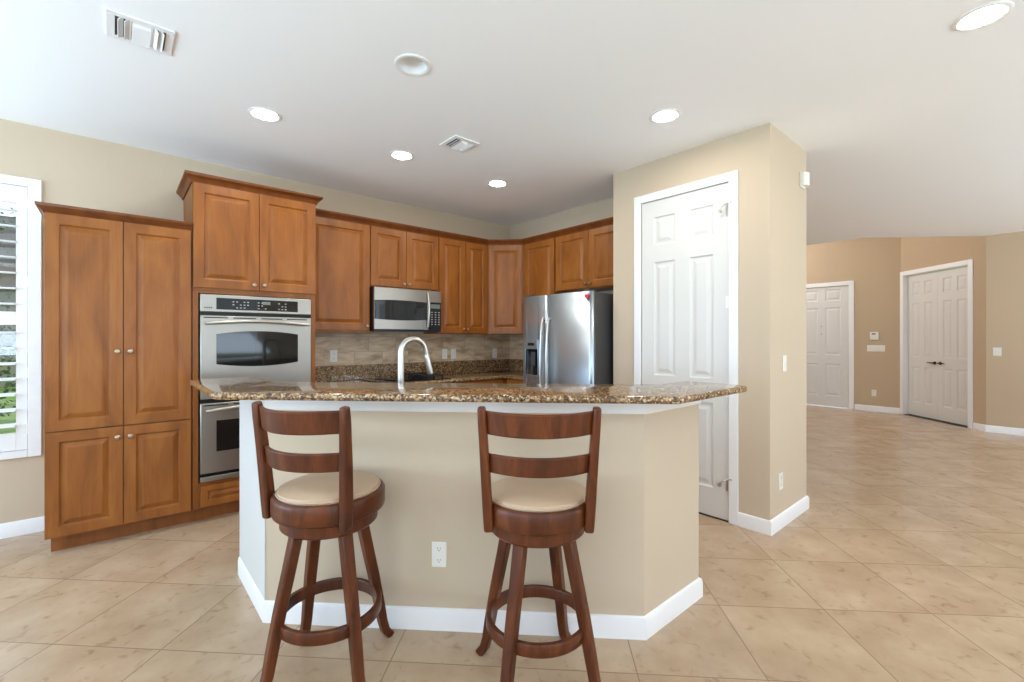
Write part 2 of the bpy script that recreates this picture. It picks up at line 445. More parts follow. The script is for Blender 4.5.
def cabinet(name, label, loc, rz, w, depth, z0, z1, doors, crown=None, retl=0.0, retr=0.0, ml=0.0, mr=0.0, toe=False, drawers=(), group=None, holes=None, body=True):
    """front face of the box at local y = 0; doors stand proud in front of it"""
    t = thing(name, label, 'cabinet', loc, rz, group)
    mb = MB()
    if body:
        if holes:      # a tall case with an open bay for the ovens
            za, zb = holes
            mb.box(0, 0, z0, 0.036, depth, z1); mb.box(w - 0.036, 0, z0, w, depth, z1)
            mb.box(0.036, 0, z0, w - 0.036, depth, za); mb.box(0.036, 0, zb, w - 0.036, depth, z1)
            mb.box(0.036, depth - 0.02, za, w - 0.036, depth, zb)
        else:
            mb.box(0, 0, z0, w, depth, z1)
        mb.build('carcass', M['wood'], t, bevel=0.0015, smooth=False)
    for d in doors: cab_door(t, *d[:4], knob=d[4] if len(d) > 4 else None)
    for d in drawers: cab_door(t, *d[:4], fr=0.045, name='drawer', knob=d[4] if len(d) > 4 else None)
    if crown:
        zc, sc = crown
        prof = [(o * sc, zc + z * sc) for o, z in CROWN]
        path = [(0, 0), (w, 0)]; e0 = (ml, -1); e1 = (mr, -1)
        if retl: path = [(0, retl)] + path; e0 = (-1, 0)
        if retr: path = path + [(w, retr)]; e1 = (1, 0)
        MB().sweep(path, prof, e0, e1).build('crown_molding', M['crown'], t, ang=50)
    if toe:
        MB().box(0.02 if toe == 1 else -0.003, 0.075, 0.0, w, depth, z0).build('toe_kick', M['toe'], t, smooth=False)
    return t


def wall(name, p0, p1, thick, z0, z1, openings, mat, label, parent=None):
    """wall along p0->p1; the visible face on the line, thickness to the left"""
    mb = MB(); a = Vector(p0); b = Vector(p1); d = (b - a); Ln = d.length; d.normalize(); n = Vector((-d.y, d.x))

    def blk(u0, u1, c0, c1):
        if u1 - u0 < 1e-4 or c1 - c0 < 1e-4: return
        q = [a + d * u0, a + d * u1, a + d * u1 + n * thick, a + d * u0 + n * thick]
        mb.prism([(p.x, p.y) for p in q], c0, c1)
    u = 0
    for (u0, u1, c0, c1) in sorted(openings):
        blk(u, u0, z0, z1); blk(u0, u1, z0, c0); blk(u0, u1, c1, z1); u = u1
    blk(u, Ln, z0, z1)
    o = mb.build(name, mat, parent, smooth=False)
    if not parent: tag(o, label, 'wall', None, 'structure')
    return o


# ================================================================== ROOM
CZ = 2.80
NY = 4.53; EX = 3.90; WX = -3.5; SY = -4.5
BX, BX2, BY, BY2 = 3.35, 4.10, 1.185, 2.475       # pantry closet box
FX = 10.48                                         # front-door wall
DG = 8.91                                          # diagonal wall x - y
D0 = (FX, FX - DG); RXW = 9.378; D1 = (RXW, RXW - DG)

fl = MB().prism([(WX - 0.1, SY - 0.1), (RXW + 0.2, SY - 0.1), (RXW + 0.2, D1[1]), (FX + 0.2, D0[1]), (FX + 0.2, NY + 0.3), (WX - 0.1, NY + 0.3)], -0.12, 0.0).build('floor', M['floor'], smooth=False)
tag(fl, 'beige travertine tile floor laid diagonally through kitchen and foyer', 'floor', None, 'structure')

CANS = [(0.736, 3.311, 1), (1.202, 2.191, 0), (1.729, 3.333, 1), (2.724, 3.343, 1), (2.730, 1.604, 1), (2.976, 0.161, 1)]
OPN = (8.22, 1.66); OPD = (RXW, 0.485)


def ceiling_mesh():
    bm = bmesh.new()
    outer = [(WX - 0.1, SY - 0.1), (RXW + 0.2, SY - 0.1), (RXW + 0.2, 0.485 - 0.0), (RXW, 0.485), OPN, (8.22, NY + 0.3), (WX - 0.1, NY + 0.3)]
    vs = [bm.verts.new((x, y, CZ)) for x, y in outer]; ed = [bm.edges.new((vs[i], vs[(i + 1) % len(vs)])) for i in range(len(vs))]
    for x, y, lit in CANS:
        c = [bm.verts.new((x + 0.083 * math.cos(k * math.pi / 16), y + 0.083 * math.sin(k * math.pi / 16), CZ)) for k in range(32)]
        ed += [bm.edges.new((c[i], c[(i + 1) % 32])) for i in range(32)]
    bmesh.ops.triangle_fill(bm, edges=ed, use_beauty=True, use_dissolve=False)
    ex = bmesh.ops.extrude_face_region(bm, geom=list(bm.faces))
    bmesh.ops.translate(bm, verts=[g for g in ex['geom'] if isinstance(g, bmesh.types.BMVert)], vec=(0, 0, 0.12))
    bmesh.ops.recalc_face_normals(bm, faces=bm.faces)
    me = bpy.data.meshes.new('ceiling'); bm.to_mesh(me); bm.free(); me.materials.append(M['ceil'])
    o = bpy.data.objects.new('ceiling', me); C.objects.link(o); return o


tag(ceiling_mesh(), 'flat white kitchen ceiling with recessed lights and air vents', 'ceiling', None, 'structure')
HZ = 3.75
hc = MB().prism([(8.22, NY + 0.3), (8.22, 1.66), (RXW, 0.485), (RXW + 0.5, 0.485), (FX + 0.2, D0[1]), (FX + 0.2, NY + 0.3)], HZ, HZ + 0.1).build('ceiling', M['ceil'], smooth=False)
tag(hc, 'raised white ceiling above the foyer doors', 'ceiling', None, 'structure')
sf = MB()
sf.prism([(8.10, 1.66), (8.22, 1.66), (8.22, NY + 0.3), (8.10, NY + 0.3)], CZ + 0.12, HZ + 0.1)
sf.prism([(8.22, 1.66), (8.10, 1.60), (RXW - 0.1, 0.42), (RXW, 0.485)], CZ + 0.12, HZ + 0.1)
tag(sf.build('trim_1', M['ceil'], smooth=False), 'white drop from the flat ceiling up to the raised foyer ceiling', 'trim', None, 'structure')

# north (cabinet) wall with the shuttered window
WXR, WXL, WZ0, WZ1 = -0.40, -2.20, 0.555, 2.398
wall('wall_north', (EX + 0.2, NY), (WX - 0.1, NY), -0.15, 0, CZ, [], M['paint'], '') if False else None
nw = wall('wall_north', (WX - 0.1, NY), (EX + 0.2, NY), 0.15, 0, CZ, [(0.20, 1.15, 0.45, 2.40), (WXL - WX + 0.1, WXR - WX + 0.1, WZ0, WZ1)], M['paint'], 'tan painted wall behind the cabinets with the shuttered window')
wall('wall_east', (EX, NY), (EX, BY2), 0.18, 0, CZ, [], M['paint'], 'tan painted wall behind the refrigerator')
# pantry box: front wall with the door opening, side wall, back
DY0, DY1, DZ = 1.452, 2.190, 2.472
wall('wall_pantry_front', (BX, BY2), (BX, BY), 0.12, 0, CZ, [(BY2 - DY1, BY2 - DY0, 0, DZ)], M['paint'], 'tan wall around the tall white pantry door')
wall('wall_pantry_side', (BX + 0.12, BY), (BX2, BY), 0.12, 0, CZ, [], M['paint'], 'tan end wall beside the pantry door carrying a switch and an outlet')
wall('wall_pantry_back', (BX2, BY + 0.12), (BX2, NY + 0.3), 0.0001 + 0.0, 0, CZ, [], M['paint'], 'tan hallway side of the pantry closet') if False else None
pb = MB().box(BX2 - 0.12, BY + 0.12, 0, BX2, NY + 0.15, CZ).build('wall_hall', M['paint'], smooth=False)
tag(pb, 'tan hallway side of the pantry closet', 'wall', None, 'structure')
pn = MB().box(BX + 0.12, BY2 - 0.10, 0, EX + 0.06, BY2, CZ).build('wall_niche', M['paint'], smooth=False)
tag(pn, 'tan wall beside the refrigerator niche', 'wall', None, 'structure')
# foyer walls
EY0, EY1, EZ = 2.322, 3.225, 2.345
wall('wall_foyer', (FX, NY + 0.3), (FX, D0[1]), 0.15, 0, HZ, [(NY + 0.3 - EY1, NY + 0.3 - EY0, 0, EZ)], M['foyer'], 'warm tan foyer wall with the front door')
t0_, t1_ = 7.225, 8.450
U = lambda tt: (D0[0] + D0[1]) * S2 - tt        # distance along the diagonal from D0 (in s)
dlen = (Vector(D0) - Vector(D1)).length
wall('wall_diagonal', D0, D1, 0.15, 0, HZ, [(U(t1_), U(t0_), 0, 2.435)], M['foyer'], 'warm tan diagonal foyer wall with white double doors')
wall('wall_right', (RXW, D1[1]), (RXW, SY), 0.15, 0, CZ, [], M['foyer'], 'warm tan wall at the far right past the double doors')
wall('wall_foyer_north', (BX2 - 0.1, NY + 0.151), (FX + 0.2, NY + 0.151), 0.15, 0, HZ, [], M['foyer'], 'tan wall closing the foyer behind the pantry closet')
# walls behind the camera with glazed doors
ww = wall('wall_west', (WX, SY), (WX, NY), 0.15, 0, CZ, [(-2.8 - SY, 1.6 - SY, 0.02, 2.42), (2.1 - SY, 4.1 - SY, 0.45, 2.40)], M['paint'], 'tan wall with sliding glass doors behind the camera')
sw = wall('wall_south', (RXW, SY), (WX, SY), 0.15, 0, CZ, [(RXW - 8.1, RXW - 4.7, 0.5, 2.42), (RXW - 2.6, RXW + 2.2, 0.02, 2.42)], M['paint'], 'tan wall with glass doors and a wide window behind the camera')


def glazing(name, p0, p1, z0, z1, n, label):
    t = thing(name, label, 'window' if name.startswith('window') else 'door', (p0[0], p0[1], 0), math.degrees(math.atan2(p1[1] - p0[1], p1[0] - p0[0])), None, 'structure')
    w = (Vector(p1) - Vector(p0)).length; f = MB()
    f.box(0, 0, z0, w, 0.06, z0 + 0.05); f.box(0, 0, z1 - 0.05, w, 0.06, z1)
    for i in range(n + 1):
        x = (w - 0.05) * i / n; f.box(x, 0.0, z0 + 0.05, x + 0.05, 0.06, z1 - 0.05)
    f.build('frame', M['trim'], t, smooth=False)
    return t


glazing('door_4', (WX - 0.07, -2.8), (WX - 0.07, 1.6), 0.02, 2.42, 3, 'white framed sliding glass doors in the wall behind the camera')
glazing('door_5', (-2.2, SY - 0.1), (2.6, SY - 0.1), 0.02, 2.42, 3, 'white framed glass doors of the great room')
glazing('window_2', (4.7, SY - 0.1), (8.1, SY - 0.1), 0.5, 2.42, 3, 'wide white framed window of the great room')
glazing('window_3', (-3.40, NY + 0.05), (-2.45, NY + 0.05), 0.45, 2.40, 1, 'added white framed window, out of view, left of the shuttered window')  # unseen window added to go with the north nook fill lamp

glazing('window_4', (WX - 0.07, 2.1), (WX - 0.07, 4.1), 0.45, 2.40, 2, 'white framed breakfast nook window in the wall behind the camera')
# baseboards
BB = [(-0.002, 0.0), (0.015, 0.0), (0.015, 0.078), (0.010, 0.094), (0.004, 0.098), (-0.002, 0.098)]


def baseboard(name, path, label):
    o = MB().sweep(path, BB).build(name, M['trim'], ang=30)
    return tag(o, label, 'baseboard', None, 'structure')


diag = lambda u: (D0[0] - u * S2, D0[1] - u * S2)
baseboard('baseboard_north', [(WX, NY), (-0.33, NY)], 'white baseboard under the shuttered window')
baseboard('baseboard_pantry', [(BX, DY0 - 0.062), (BX, BY), (BX2, BY), (BX2, BY + 1.5)], 'white baseboard turning the corner beside the pantry door')
baseboard('baseboard_foyer', [(FX, EY0 - 0.085), (FX, D0[1]), diag(U(t1_) - 0.079)], 'white baseboard between the front door and the double doors')
baseboard('baseboard_right', [diag(U(t0_) + 0.079), D1, (RXW, SY)], 'white baseboard at the far right past the double doors')


# doors of the house ------------------------------------------------
def casing(parent, x0, x1, z1, w=0.07, t=0.018, name='casing'):
    prof = [(0.0, 0.0)]
    mb = MB()
    mb.box(x0 - w, -t, 0, x0, 0.001, z1 + w); mb.box(x1, -t, 0, x1 + w, 0.001, z1 + w); mb.box(x0, -t, z1, x1, 0.001, z1 + w)
    return mb.build(name, M['trim'], parent, bevel=0.006, seg=3)


def lever(parent, x, y, z, sgn):
    mb = MB()
    mb.lathe([(0.026, 0.0), (0.026, 0.006), (0.012, 0.012), (0.010, 0.045), (0.001, 0.046)], (x, y, z), 'y', 20)
    mb.tube([(x, y - 0.042, z), (x + sgn * 0.04, y - 0.044, z), (x + sgn * 0.085, y - 0.042, z + 0.004), (x + sgn * 0.115, y - 0.036, z + 0.002)], [0.009, 0.009, 0.008, 0.006], 10)
    return mb.build('lever_handle', M['bronze'], parent)


# door_1: pantry door (local x runs toward -y in the world, front faces -x)
d1 = thing('door_1', 'tall white six panel pantry door with chrome hinge stops', 'door', (BX, DY1, 0), -90, None, 'structure')
w1 = DY1 - DY0
casing(d1, 0.004, w1 - 0.004, DZ - 0.004, 0.066)
xs = (0.118, 0.308, 0.430, 0.615); zs = (0.22, 0.85, 1.03, 1.96, 2.095, 2.33)
sl = weld(grid_panels(w1 - 0.014, DZ - 0.017, 0.035, [x - 0.007 for x in xs], [z - 0.010 for z in zs], {(1, 1), (3, 1), (1, 3), (3, 3), (1, 5), (3, 5)}, DOOR_LOOPS).build('door_slab', M['door'], d1, smooth=False))
sl.location = (0.007, 0.0375, 0.012)
for z in (0.27, 0.95, 1.60, 2.265):
    h = MB(); h.tube([(w1 - 0.006, -0.004, z - 0.045), (w1 - 0.006, -0.004, z + 0.045)], 0.006, 10)
    h.box(w1 - 0.030, 0.001, z - 0.044, w1 - 0.008, 0.006, z + 0.044)
    h.build('hinge', M['trim'] if z in (0.95, 1.60) else M['chrome'], d1)
for z in (0.267, 2.262):
    h = MB()
    h.tube([(w1 - 0.006, -0.008, z + 0.05), (w1 - 0.010, -0.014, z + 0.05), (w1 - 0.034, -0.034, z + 0.036), (w1 - 0.058, -0.040, z + 0.006)], 0.005, 8)
    h.tube([(w1 - 0.004, -0.010, z + 0.052), (w1 + 0.020, -0.022, z + 0.052)], 0.005, 8)
    h.lathe([(0.012, -0.012), (0.013, 0.006), (0.001, 0.007)], (w1 - 0.060, -0.034, z), 'y', 12)
    h.build('hinge_stop', M['chrome'], d1)
MB().box(0.0, 0.001, 0.0, w1, 0.10, 0.006).build('threshold', M['dark'], d1, smooth=False)

# door_2: white double doors on the diagonal wall
wd = t1_ - t0_
d2 = thing('door_2', 'white double doors with dark bronze levers on the diagonal foyer wall', 'door', diag(U(t1_)) + (0,), -135, None, 'structure')
casing(d2, 0.004, wd - 0.004, 2.431, 0.074)
MB().box(0.0, 0.001, 0.0, 0.006, 0.149, 2.431).box(wd - 0.006, 0.001, 0.0, wd, 0.149, 2.431).box(0.006, 0.001, 2.425, wd - 0.006, 0.149, 2.431).build('jamb', M['trim'], d2, smooth=False)
for k in range(2):
    ww_ = (wd - 0.020) / 2
    a = 0.095; mid = 0.085; pw = (ww_ - 2 * a - mid) / 2
    xs = (a, a + pw, a + pw + mid, ww_ - a)
    o = weld(grid_panels(ww_, 2.395, 0.035, xs, (0.22, 0.83, 1.0, 1.92, 2.05, 2.28), {(1, 1), (3, 1), (1, 3), (3, 3), (1, 5), (3, 5)}, DOOR_LOOPS).build('door_leaf', M['door'], d2, smooth=False))
    x0 = 0.008 + k * (ww_ + 0.004); o.location = (x0, 0.095, 0.018)
    lever(o, ww_ - 0.05 if k == 0 else 0.05, -0.035, 0.915, -1 if k == 0 else 1)
MB().box(0.006, 0.001, 0.0, wd - 0.006, 0.14, 0.008).build('threshold', M['dark'], d2, smooth=False)

# door_3: front door
we = EY1 - EY0
d3 = thing('door_3', 'white six panel front door partly behind the pantry closet', 'door', (FX, EY1, 0), -90, None, 'structure')
casing(d3, 0.004, we - 0.004, EZ - 0.004, 0.080)
xs = (0.13, 0.385, 0.505, 0.76)
o = weld(grid_panels(we - 0.014, EZ - 0.022, 0.04, xs, (0.20, 0.83, 1.0, 1.92, 2.05, 2.27), {(1, 1), (3, 1), (1, 3), (3, 3), (1, 5), (3, 5)}, DOOR_LOOPS).build('door_slab', M['door'], d3, smooth=False))
o.location = (0.007, 0.05, 0.012)
for z in (1.42, 1.57):
    MB().lathe([(0.014, 0), (0.014, 0.004), (0.006, 0.007), (0.001, 0.007)], (we / 2, 0.010, z), 'y', 14).build('door_viewer', M['mark'], d3)
MB().lathe([(0.03, 0), (0.03, 0.01), (0.012, 0.02), (0.012, 0.04), (0.028, 0.05), (0.024, 0.07), (0.001, 0.075)], (0.07, 0.010, 0.95), 'y', 18).build('door_knob', M['chrome'], d3)

# window_1: shuttered window ---------------------------------------
w1_ = thing('window_1', 'white plantation shutters on the window left of the pantry cabinet', 'window', (0, NY, 0), 0, None, 'structure')
f = MB()
for (x0, x1, z0, z1) in ((WXR - 0.055, WXR + 0.012, WZ0 - 0.03, WZ1 + 0.03), (WXL - 0.012, WXL + 0.055, WZ0 - 0.03, WZ1 + 0.03)):
    f.box(x0, -0.022, z0, x1, 0.09, z1)
f.box(WXL + 0.055, -0.022, WZ1 - 0.03, WXR - 0.055, 0.09, WZ1 + 0.03)
f.box(WXL + 0.055, -0.022, WZ0 - 0.03, WXR - 0.055, 0.09, WZ0 + 0.02)
f.build('frame', M['trim'], w1_, bevel=0.004)
MB().box(WXL, 0.10, WZ0, WXL + 0.05, 0.14, WZ1).box(WXR - 0.05, 0.10, WZ0, WXR, 0.14, WZ1).box(WXL, 0.10, 1.44, WXR, 0.14, 1.49).box(WXL, 0.1, WZ0, WXR, 0.14, WZ0 + 0.05).box(WXL, 0.1, WZ1 - 0.05, WXR, 0.14, WZ1).build('sash', M['trim'], w1_, smooth=False)
MB().box(WXL + 0.05, 0.118, WZ0 + 0.05, WXR - 0.05, 0.122, WZ1 - 0.05).build('pane', M['pane'], w1_, smooth=False)
PX0, PX1 = WXL + 0.058, WXR - 0.058
pwid = (PX1 - PX0 - 0.008) / 3
for k in range(3):
    a = PX0 + k * (pwid + 0.004); b = a + pwid; zb, zt = WZ0 + 0.023, WZ1 - 0.033
    p = MB()
    p.box(a, -0.012, zb, a + 0.052, 0.016, zt); p.box(b - 0.052, -0.012, zb, b, 0.016, zt)
    p.box(a + 0.052, -0.012, zb, b - 0.052, 0.016, 0.695); p.box(a + 0.052, -0.012, 2.250, b - 0.052, 0.016, zt)
    p.box(a + 0.052, -0.012, 1.425, b - 0.052, 0.016, 1.515)
    sp = p.build('shutter_panel', M['trim'], w1_, bevel=0.002)
    lv = MB()
    for (c0, c1) in ((0.695, 1.425), (1.515, 2.250)):
        n = round((c1 - c0) / 0.100)
        for i in range(n):
            z = c0 + (c1 - c0) * (i + 0.5) / n; ring = []
            an = R(7)
            for q in range(14):
                th = 2 * math.pi * q / 14; u, v = 0.052 * math.cos(th), 0.0065 * math.sin(th)
                ring.append((0.002 + u * math.cos(an) - v * math.sin(an), z + u * math.sin(an) + v * math.cos(an)))
            lv.loft([[(a + 0.053, y, zz) for y, zz in ring], [(b - 0.053, y, zz) for y, zz in ring]])
    lv.build('louvers', M['trim'], sp)
    if k == 2:
        for z in (0.72, 1.10, 1.72, 2.26):
            MB().box(b - 0.012, -0.016, z - 0.035, b + 0.016, -0.012, z + 0.035).tube([(b + 0.002, -0.017, z - 0.036), (b + 0.002, -0.017, z + 0.036)], 0.005, 8).build('hinge', M['plastic'], sp)

# garden outside the window ---------------------------------------
g = MB().prism([(-40, -40), (40, -40), (40, 40), (-40, 40)], -0.35, -0.125).build('ground', M['lawn'], smooth=False)
tag(g, 'green lawn seen through the shutter louvers', 'lawn', None, 'structure')


def shrub(x, y, r, h, label, tall=False):
    t = thing('shrub', label, 'shrub', (x, y, -0.125), 0, 'shrubs beyond the lawn')
    s = MB(); s.tube([(0, 0, 0), (0.02, 0, h * 0.4), (0, 0.02, h * 0.8)], [0.05, 0.04, 0.02], 8); s.build('stem', M['bark'], t)
    lf = MB()
    for i in range(900):
        a = random.uniform(0, 2 * math.pi); u = random.random() ** 0.4; zz = random.uniform(-1, 1)
        rr = r * u * math.sqrt(1 - zz * zz * 0.9)
        c = Vector((rr * math.cos(a), rr * math.sin(a), h * (0.52 + 0.46 * zz)))
        d = Vector((random.uniform(-1, 1), random.uniform(-1, 1), random.uniform(-.4, 1))).normalized()
        e = d.cross(Vector((random.random(), random.random(), random.random() + .1))).normalized(); L = random.uniform(0.06, 0.12)
        lf.add([c, c + d * L * 0.5 + e * L * 0.3, c + d * L, c + d * L * 0.5 - e * L * 0.3], [(0, 1, 2, 3)])
    lf.build('foliage', M['leaf'], t, smooth=False)


for x, y, r, h, lb in ((-1.75, 11.2, 0.85, 1.75, 'dark green shrub beyond the lawn, low, left one of the near pair'),
                       (-0.20, 11.3, 0.75, 1.55, 'dark green shrub beyond the lawn, low, right one of the near pair'),
                       (-3.6, 12.2, 0.8, 2.4, 'dark green shrub beyond the lawn, further left than the low pair'),
                       (-1.1, 13.6, 1.2, 4.6, 'tall leafy shrub rising behind the low pair of shrubs outside')):
    shrub(x, y, r, h, lb)
hs = thing('house', 'grey brown neighbouring house with a dark roof beyond the shrubs', 'house', (-2.5, 20.0, -0.125), 0)
MB().box(-7, 0, 0, 7, 6, 3.0).build('wall', M['stucco'], hs, smooth=False)
MB().loft([[(-7.6, -0.7, 2.95), (7.6, -0.7, 2.95), (7.6, 6.7, 2.95), (-7.6, 6.7, 2.95)], [(-4.4, 2.9, 5.6), (4.4, 2.9, 5.6), (4.4, 3.1, 5.6), (-4.4, 3.1, 5.6)]]).build('roof', M['roof'], hs, smooth=False)
for x in (-4.0, 0.6, 3.4):
    wn = MB().box(x, -0.05, 0.9, x + 1.4, -0.002, 2.3).build('window', M['trim'], hs, smooth=False)
    MB().box(x + 0.08, -0.06, 0.98, x + 1.32, -0.051, 2.22).build('pane', M['glass'], wn, smooth=False)

# ================================================================== KITCHEN, NORTH RUN
FY = 3.96          # front of the tall cases (doors stand proud of it)
dep = NY - FY - 0.003
cabinet('pantry_cabinet', 'tall double-door wooden pantry cabinet between the window and the ovens', (-0.327, FY, 0), 0, 0.735, dep, 0.105, 2.108,
        [(0.0, 0.361, 0.765, 2.100, (0.335, 1.25)), (0.366, 0.727, 0.765, 2.100, (0.400, 1.25)),
         (0.0, 0.361, 0.112, 0.758, (0.335, 0.69)), (0.366, 0.727, 0.112, 0.758, (0.400, 0.69))],
        crown=(2.100, 0.85), retl=dep, toe=1)
OVX = 0.412; OVW = 0.848
cabinet('oven_cabinet', 'tall wooden cabinet housing the double wall oven', (OVX, FY, 0), 0, OVW, dep, 0.105, 2.465,
        [(0.004, 0.421, 1.703, 2.450, (0.388, 1.745)), (0.426, 0.843, 1.703, 2.450, (0.459, 1.745))],
        crown=(2.452, 1.0), retl=dep, retr=0.20, toe=2, drawers=[(0.045, 0.803, 0.118, 0.268, (0.424, 0.195))], holes=(0.290, 1.662))

# double wall oven
ov = thing('double_wall_oven', 'stainless steel double wall oven with black windows in the tall cabinet', 'oven', (OVX + 0.043, FY, 0), 0)
ow = 0.762


def arc_panel(x0, x1, z0, z1, bt, bb, y, t, n=14):
    top = [(x0 + (x1 - x0) * i / n, z1 + bt * (1 - (2 * i / n - 1) ** 2)) for i in range(n + 1)]
    bot = [(x0 + (x1 - x0) * i / n, z0 - bb * (1 - (2 * i / n - 1) ** 2)) for i in range(n + 1)]
    ring = bot + top[::-1]
    return MB().loft([[(x, y, z) for x, z in ring], [(x, y - t, z) for x, z in ring]])


MB().box(0.0, 0.0, 0.296, ow, 0.50, 1.656).build('oven_case', M['black'], ov, smooth=False)
cp = MB().box(0, -0.030, 1.528, ow, -0.0005, 1.656).build('control_panel', M['steel'], ov, bevel=0.004)
dsp = MB().box(0.098, -0.033, 1.547, 0.658, -0.030, 1.632).build('display', M['glass'], cp, bevel=0.002)
for i in list(range(5)) + list(range(7, 10)) + list(range(13, 16)):
    for j in range(3):
        if (i * 3 + j) % 4: MB().box(0.20 + i * 0.024, -0.0342, 1.560 + j * 0.022, 0.212 + i * 0.024, -0.033, 1.566 + j * 0.022).build('button', M['mark'], dsp, smooth=False)
MB().box(0.40, -0.0345, 1.595, 0.455, -0.033, 1.618).build('clock', M['lcd'], dsp, smooth=False)
lg = MB()
for i in range(4): lg.box(0.024 + i * 0.013, -0.0308, 1.553, 0.033 + i * 0.013, -0.030, 1.563)
lg.build('maker_mark', M['grey'], cp, smooth=False)
MB().box(0.0, -0.008, 0.300, ow, -0.0005, 1.526).build('gap_strip', M['black'], ov, smooth=False)


def oven_door(z0, z1, wz0, wz1, hz, bow, nm='oven_door'):
    d = MB().box(0.0, -0.034, z0, ow, -0.009, z1).build(nm, M['steel'], ov, bevel=0.006)
    sl = MB()
    for k in range(4): sl.box(0.02 + k * 0.185, -0.0348, z1 - 0.020, 0.172 + k * 0.185, -0.034, z1 - 0.012)
    sl.build('vent_slot', M['black'], d, smooth=False)
    arc_panel(0.098, 0.657, wz0, wz1, bow, bow, -0.0345, 0.003).build('window', M['glass'], d)
    h = MB(); n = 12
    h.tube([(0.030 + 0.702 * i / n, -0.034 - 0.045 - 0.012 * math.sin(math.pi * i / n), hz + 0.020 * math.sin(math.pi * i / n)) for i in range(n + 1)], [0.010] + [0.0125] * (n - 1) + [0.010], 12)
    for x in (0.05, 0.712): h.tube([(x, -0.034, hz), (x, -0.082, hz + 0.003)], 0.010, 10)
    h.build('handle', M['chrome'], d)
    return d


oven_door(0.892, 1.502, 1.146, 1.366, 1.443, 0.024)
oven_door(0.356, 0.864, 0.510, 0.735, 0.813, 0.0)
MB().box(0, -0.030, 0.872, ow, -0.009, 0.885).build('vent_trim', M['black'], ov, smooth=False)
MB().box(0, -0.030, 0.297, ow, -0.009, 0.332).build('bottom_trim', M['steel'], ov, bevel=0.003)

# wall cabinets of the north run
UY = NY - 0.31; ud = 0.307; UZ = 1.385; UT = 2.428
X0 = OVX + OVW + 0.002
cabinet('upper_cabinet', 'single door wall cabinet beside the tall oven cabinet', (X0, UY, 0), 0, 1.846 - X0, ud, UZ, UT,
        [(0.006, 1.838 - X0, 1.412, 2.418, (1.838 - X0 - 0.03, 1.452))], crown=(2.420, 1.0), group='wall cabinets')
cabinet('upper_cabinet', 'short two door wall cabinet directly above the microwave', (1.847, UY, 0), 0, 0.764, ud, 1.838, UT,
        [(0.004, 0.379, 1.850, 2.418, (0.352, 1.885)), (0.384, 0.760, 1.850, 2.418, (0.411, 1.885))], crown=(2.420, 1.0), group='wall cabinets')
cabinet('upper_cabinet', 'narrow two door wall cabinet between the microwave and the corner cabinet', (2.612, UY, 0), 0, 0.676, ud, UZ, UT,
        [(0.006, 0.345, 1.395, 2.418, (0.318, 1.435)), (0.350, 0.660, 1.395, 2.418, (0.377, 1.435))], crown=(2.420, 1.0), mr=-0.4142, group='wall cabinets')
# diagonal corner wall cabinet
cx0, cy0 = 3.290, UY; leg = EX - 0.31 - cx0; wdg = leg / S2
ca = cabinet('corner_upper_cabinet', 'diagonal corner wall cabinet with one tall door', (cx0, cy0, 0), -45, wdg, 0.1, UZ, UT,
             [(0.022, wdg - 0.022, 1.395, 2.418)], crown=(2.420, 1.0), ml=0.4142, mr=-0.4142, body=False)
rot = lambda x, y: ((x - cx0) * S2 - (y - cy0) * S2, (x - cx0) * S2 + (y - cy0) * S2)
poly = [(cx0, cy0), (EX - 0.31, cy0 - leg), (EX - 0.003, cy0 - leg), (EX - 0.003, NY - 0.003), (cx0, NY - 0.003)]
MB().prism([rot(*p) for p in poly], UZ, UT).build('carcass', M['wood'], ca, bevel=0.0015, smooth=False)
# wall cabinets of the east run (local x runs toward -y)
UX = EX - 0.31; yc = cy0 - leg - 0.002
cabinet('upper_cabinet', 'tall wall cabinet between the corner cabinet and the refrigerator top', (UX, yc, 0), -90, yc - 3.412, ud, UZ, UT,
        [(0.030, yc - 3.414, 1.395, 2.418)], crown=(2.420, 1.0), ml=0.4142, group='wall cabinets')
cabinet('upper_cabinet', 'short two door wall cabinet above the refrigerator', (UX, 3.410, 0), -90, 0.925, ud, 1.835, UT,
        [(0.024, 0.464, 1.847, 2.418, (0.436, 1.885)), (0.470, 0.912, 1.847, 2.418, (0.498, 1.885))], crown=(2.420, 1.0), group='wall cabinets')

# base cabinets of the back counter
BF = 3.93
bd = NY - BF - 0.003
cabinet('base_cabinet', 'base cabinet beside the ovens under the back counter', (X0, BF, 0), 0, 1.846 - X0, bd, 0.105, 0.882,
        [(0.006, 1.846 - X0 - 0.006, 0.115, 0.70, (0.05, 0.65))], toe=1, drawers=[(0.006, 1.846 - X0 - 0.006, 0.715, 0.872, ((1.846 - X0) / 2, 0.79))], group='base cabinets')
cabinet('base_cabinet', 'two door base cabinet under the cooktop', (1.848, BF, 0), 0, 0.77, bd, 0.105, 0.882,
        [(0.006, 0.382, 0.115, 0.872, (0.35, 0.82)), (0.388, 0.764, 0.115, 0.872, (0.42, 0.82))], toe=1, group='base cabinets')
cabinet('base_cabinet', 'base cabinet in the corner right of the cooktop', (2.620, BF, 0), 0, EX - 0.004 - 2.620, bd, 0.105, 0.882,
        [(0.006, 0.66, 0.115, 0.70, (0.05, 0.65))], toe=1, drawers=[(0.006, 0.66, 0.715, 0.872, (0.33, 0.79))], group='base cabinets')
cabinet('base_cabinet', 'narrow base cabinet next to the refrigerator', (3.315, BF - 0.022, 0), -90, BF - 0.022 - 3.466, EX - 3.315 - 0.004, 0.105, 0.882,
        [(0.03, 0.434, 0.115, 0.70, (0.07, 0.65))], toe=1, drawers=[(0.03, 0.434, 0.715, 0.872, (0.24, 0.79))], group='base cabinets')


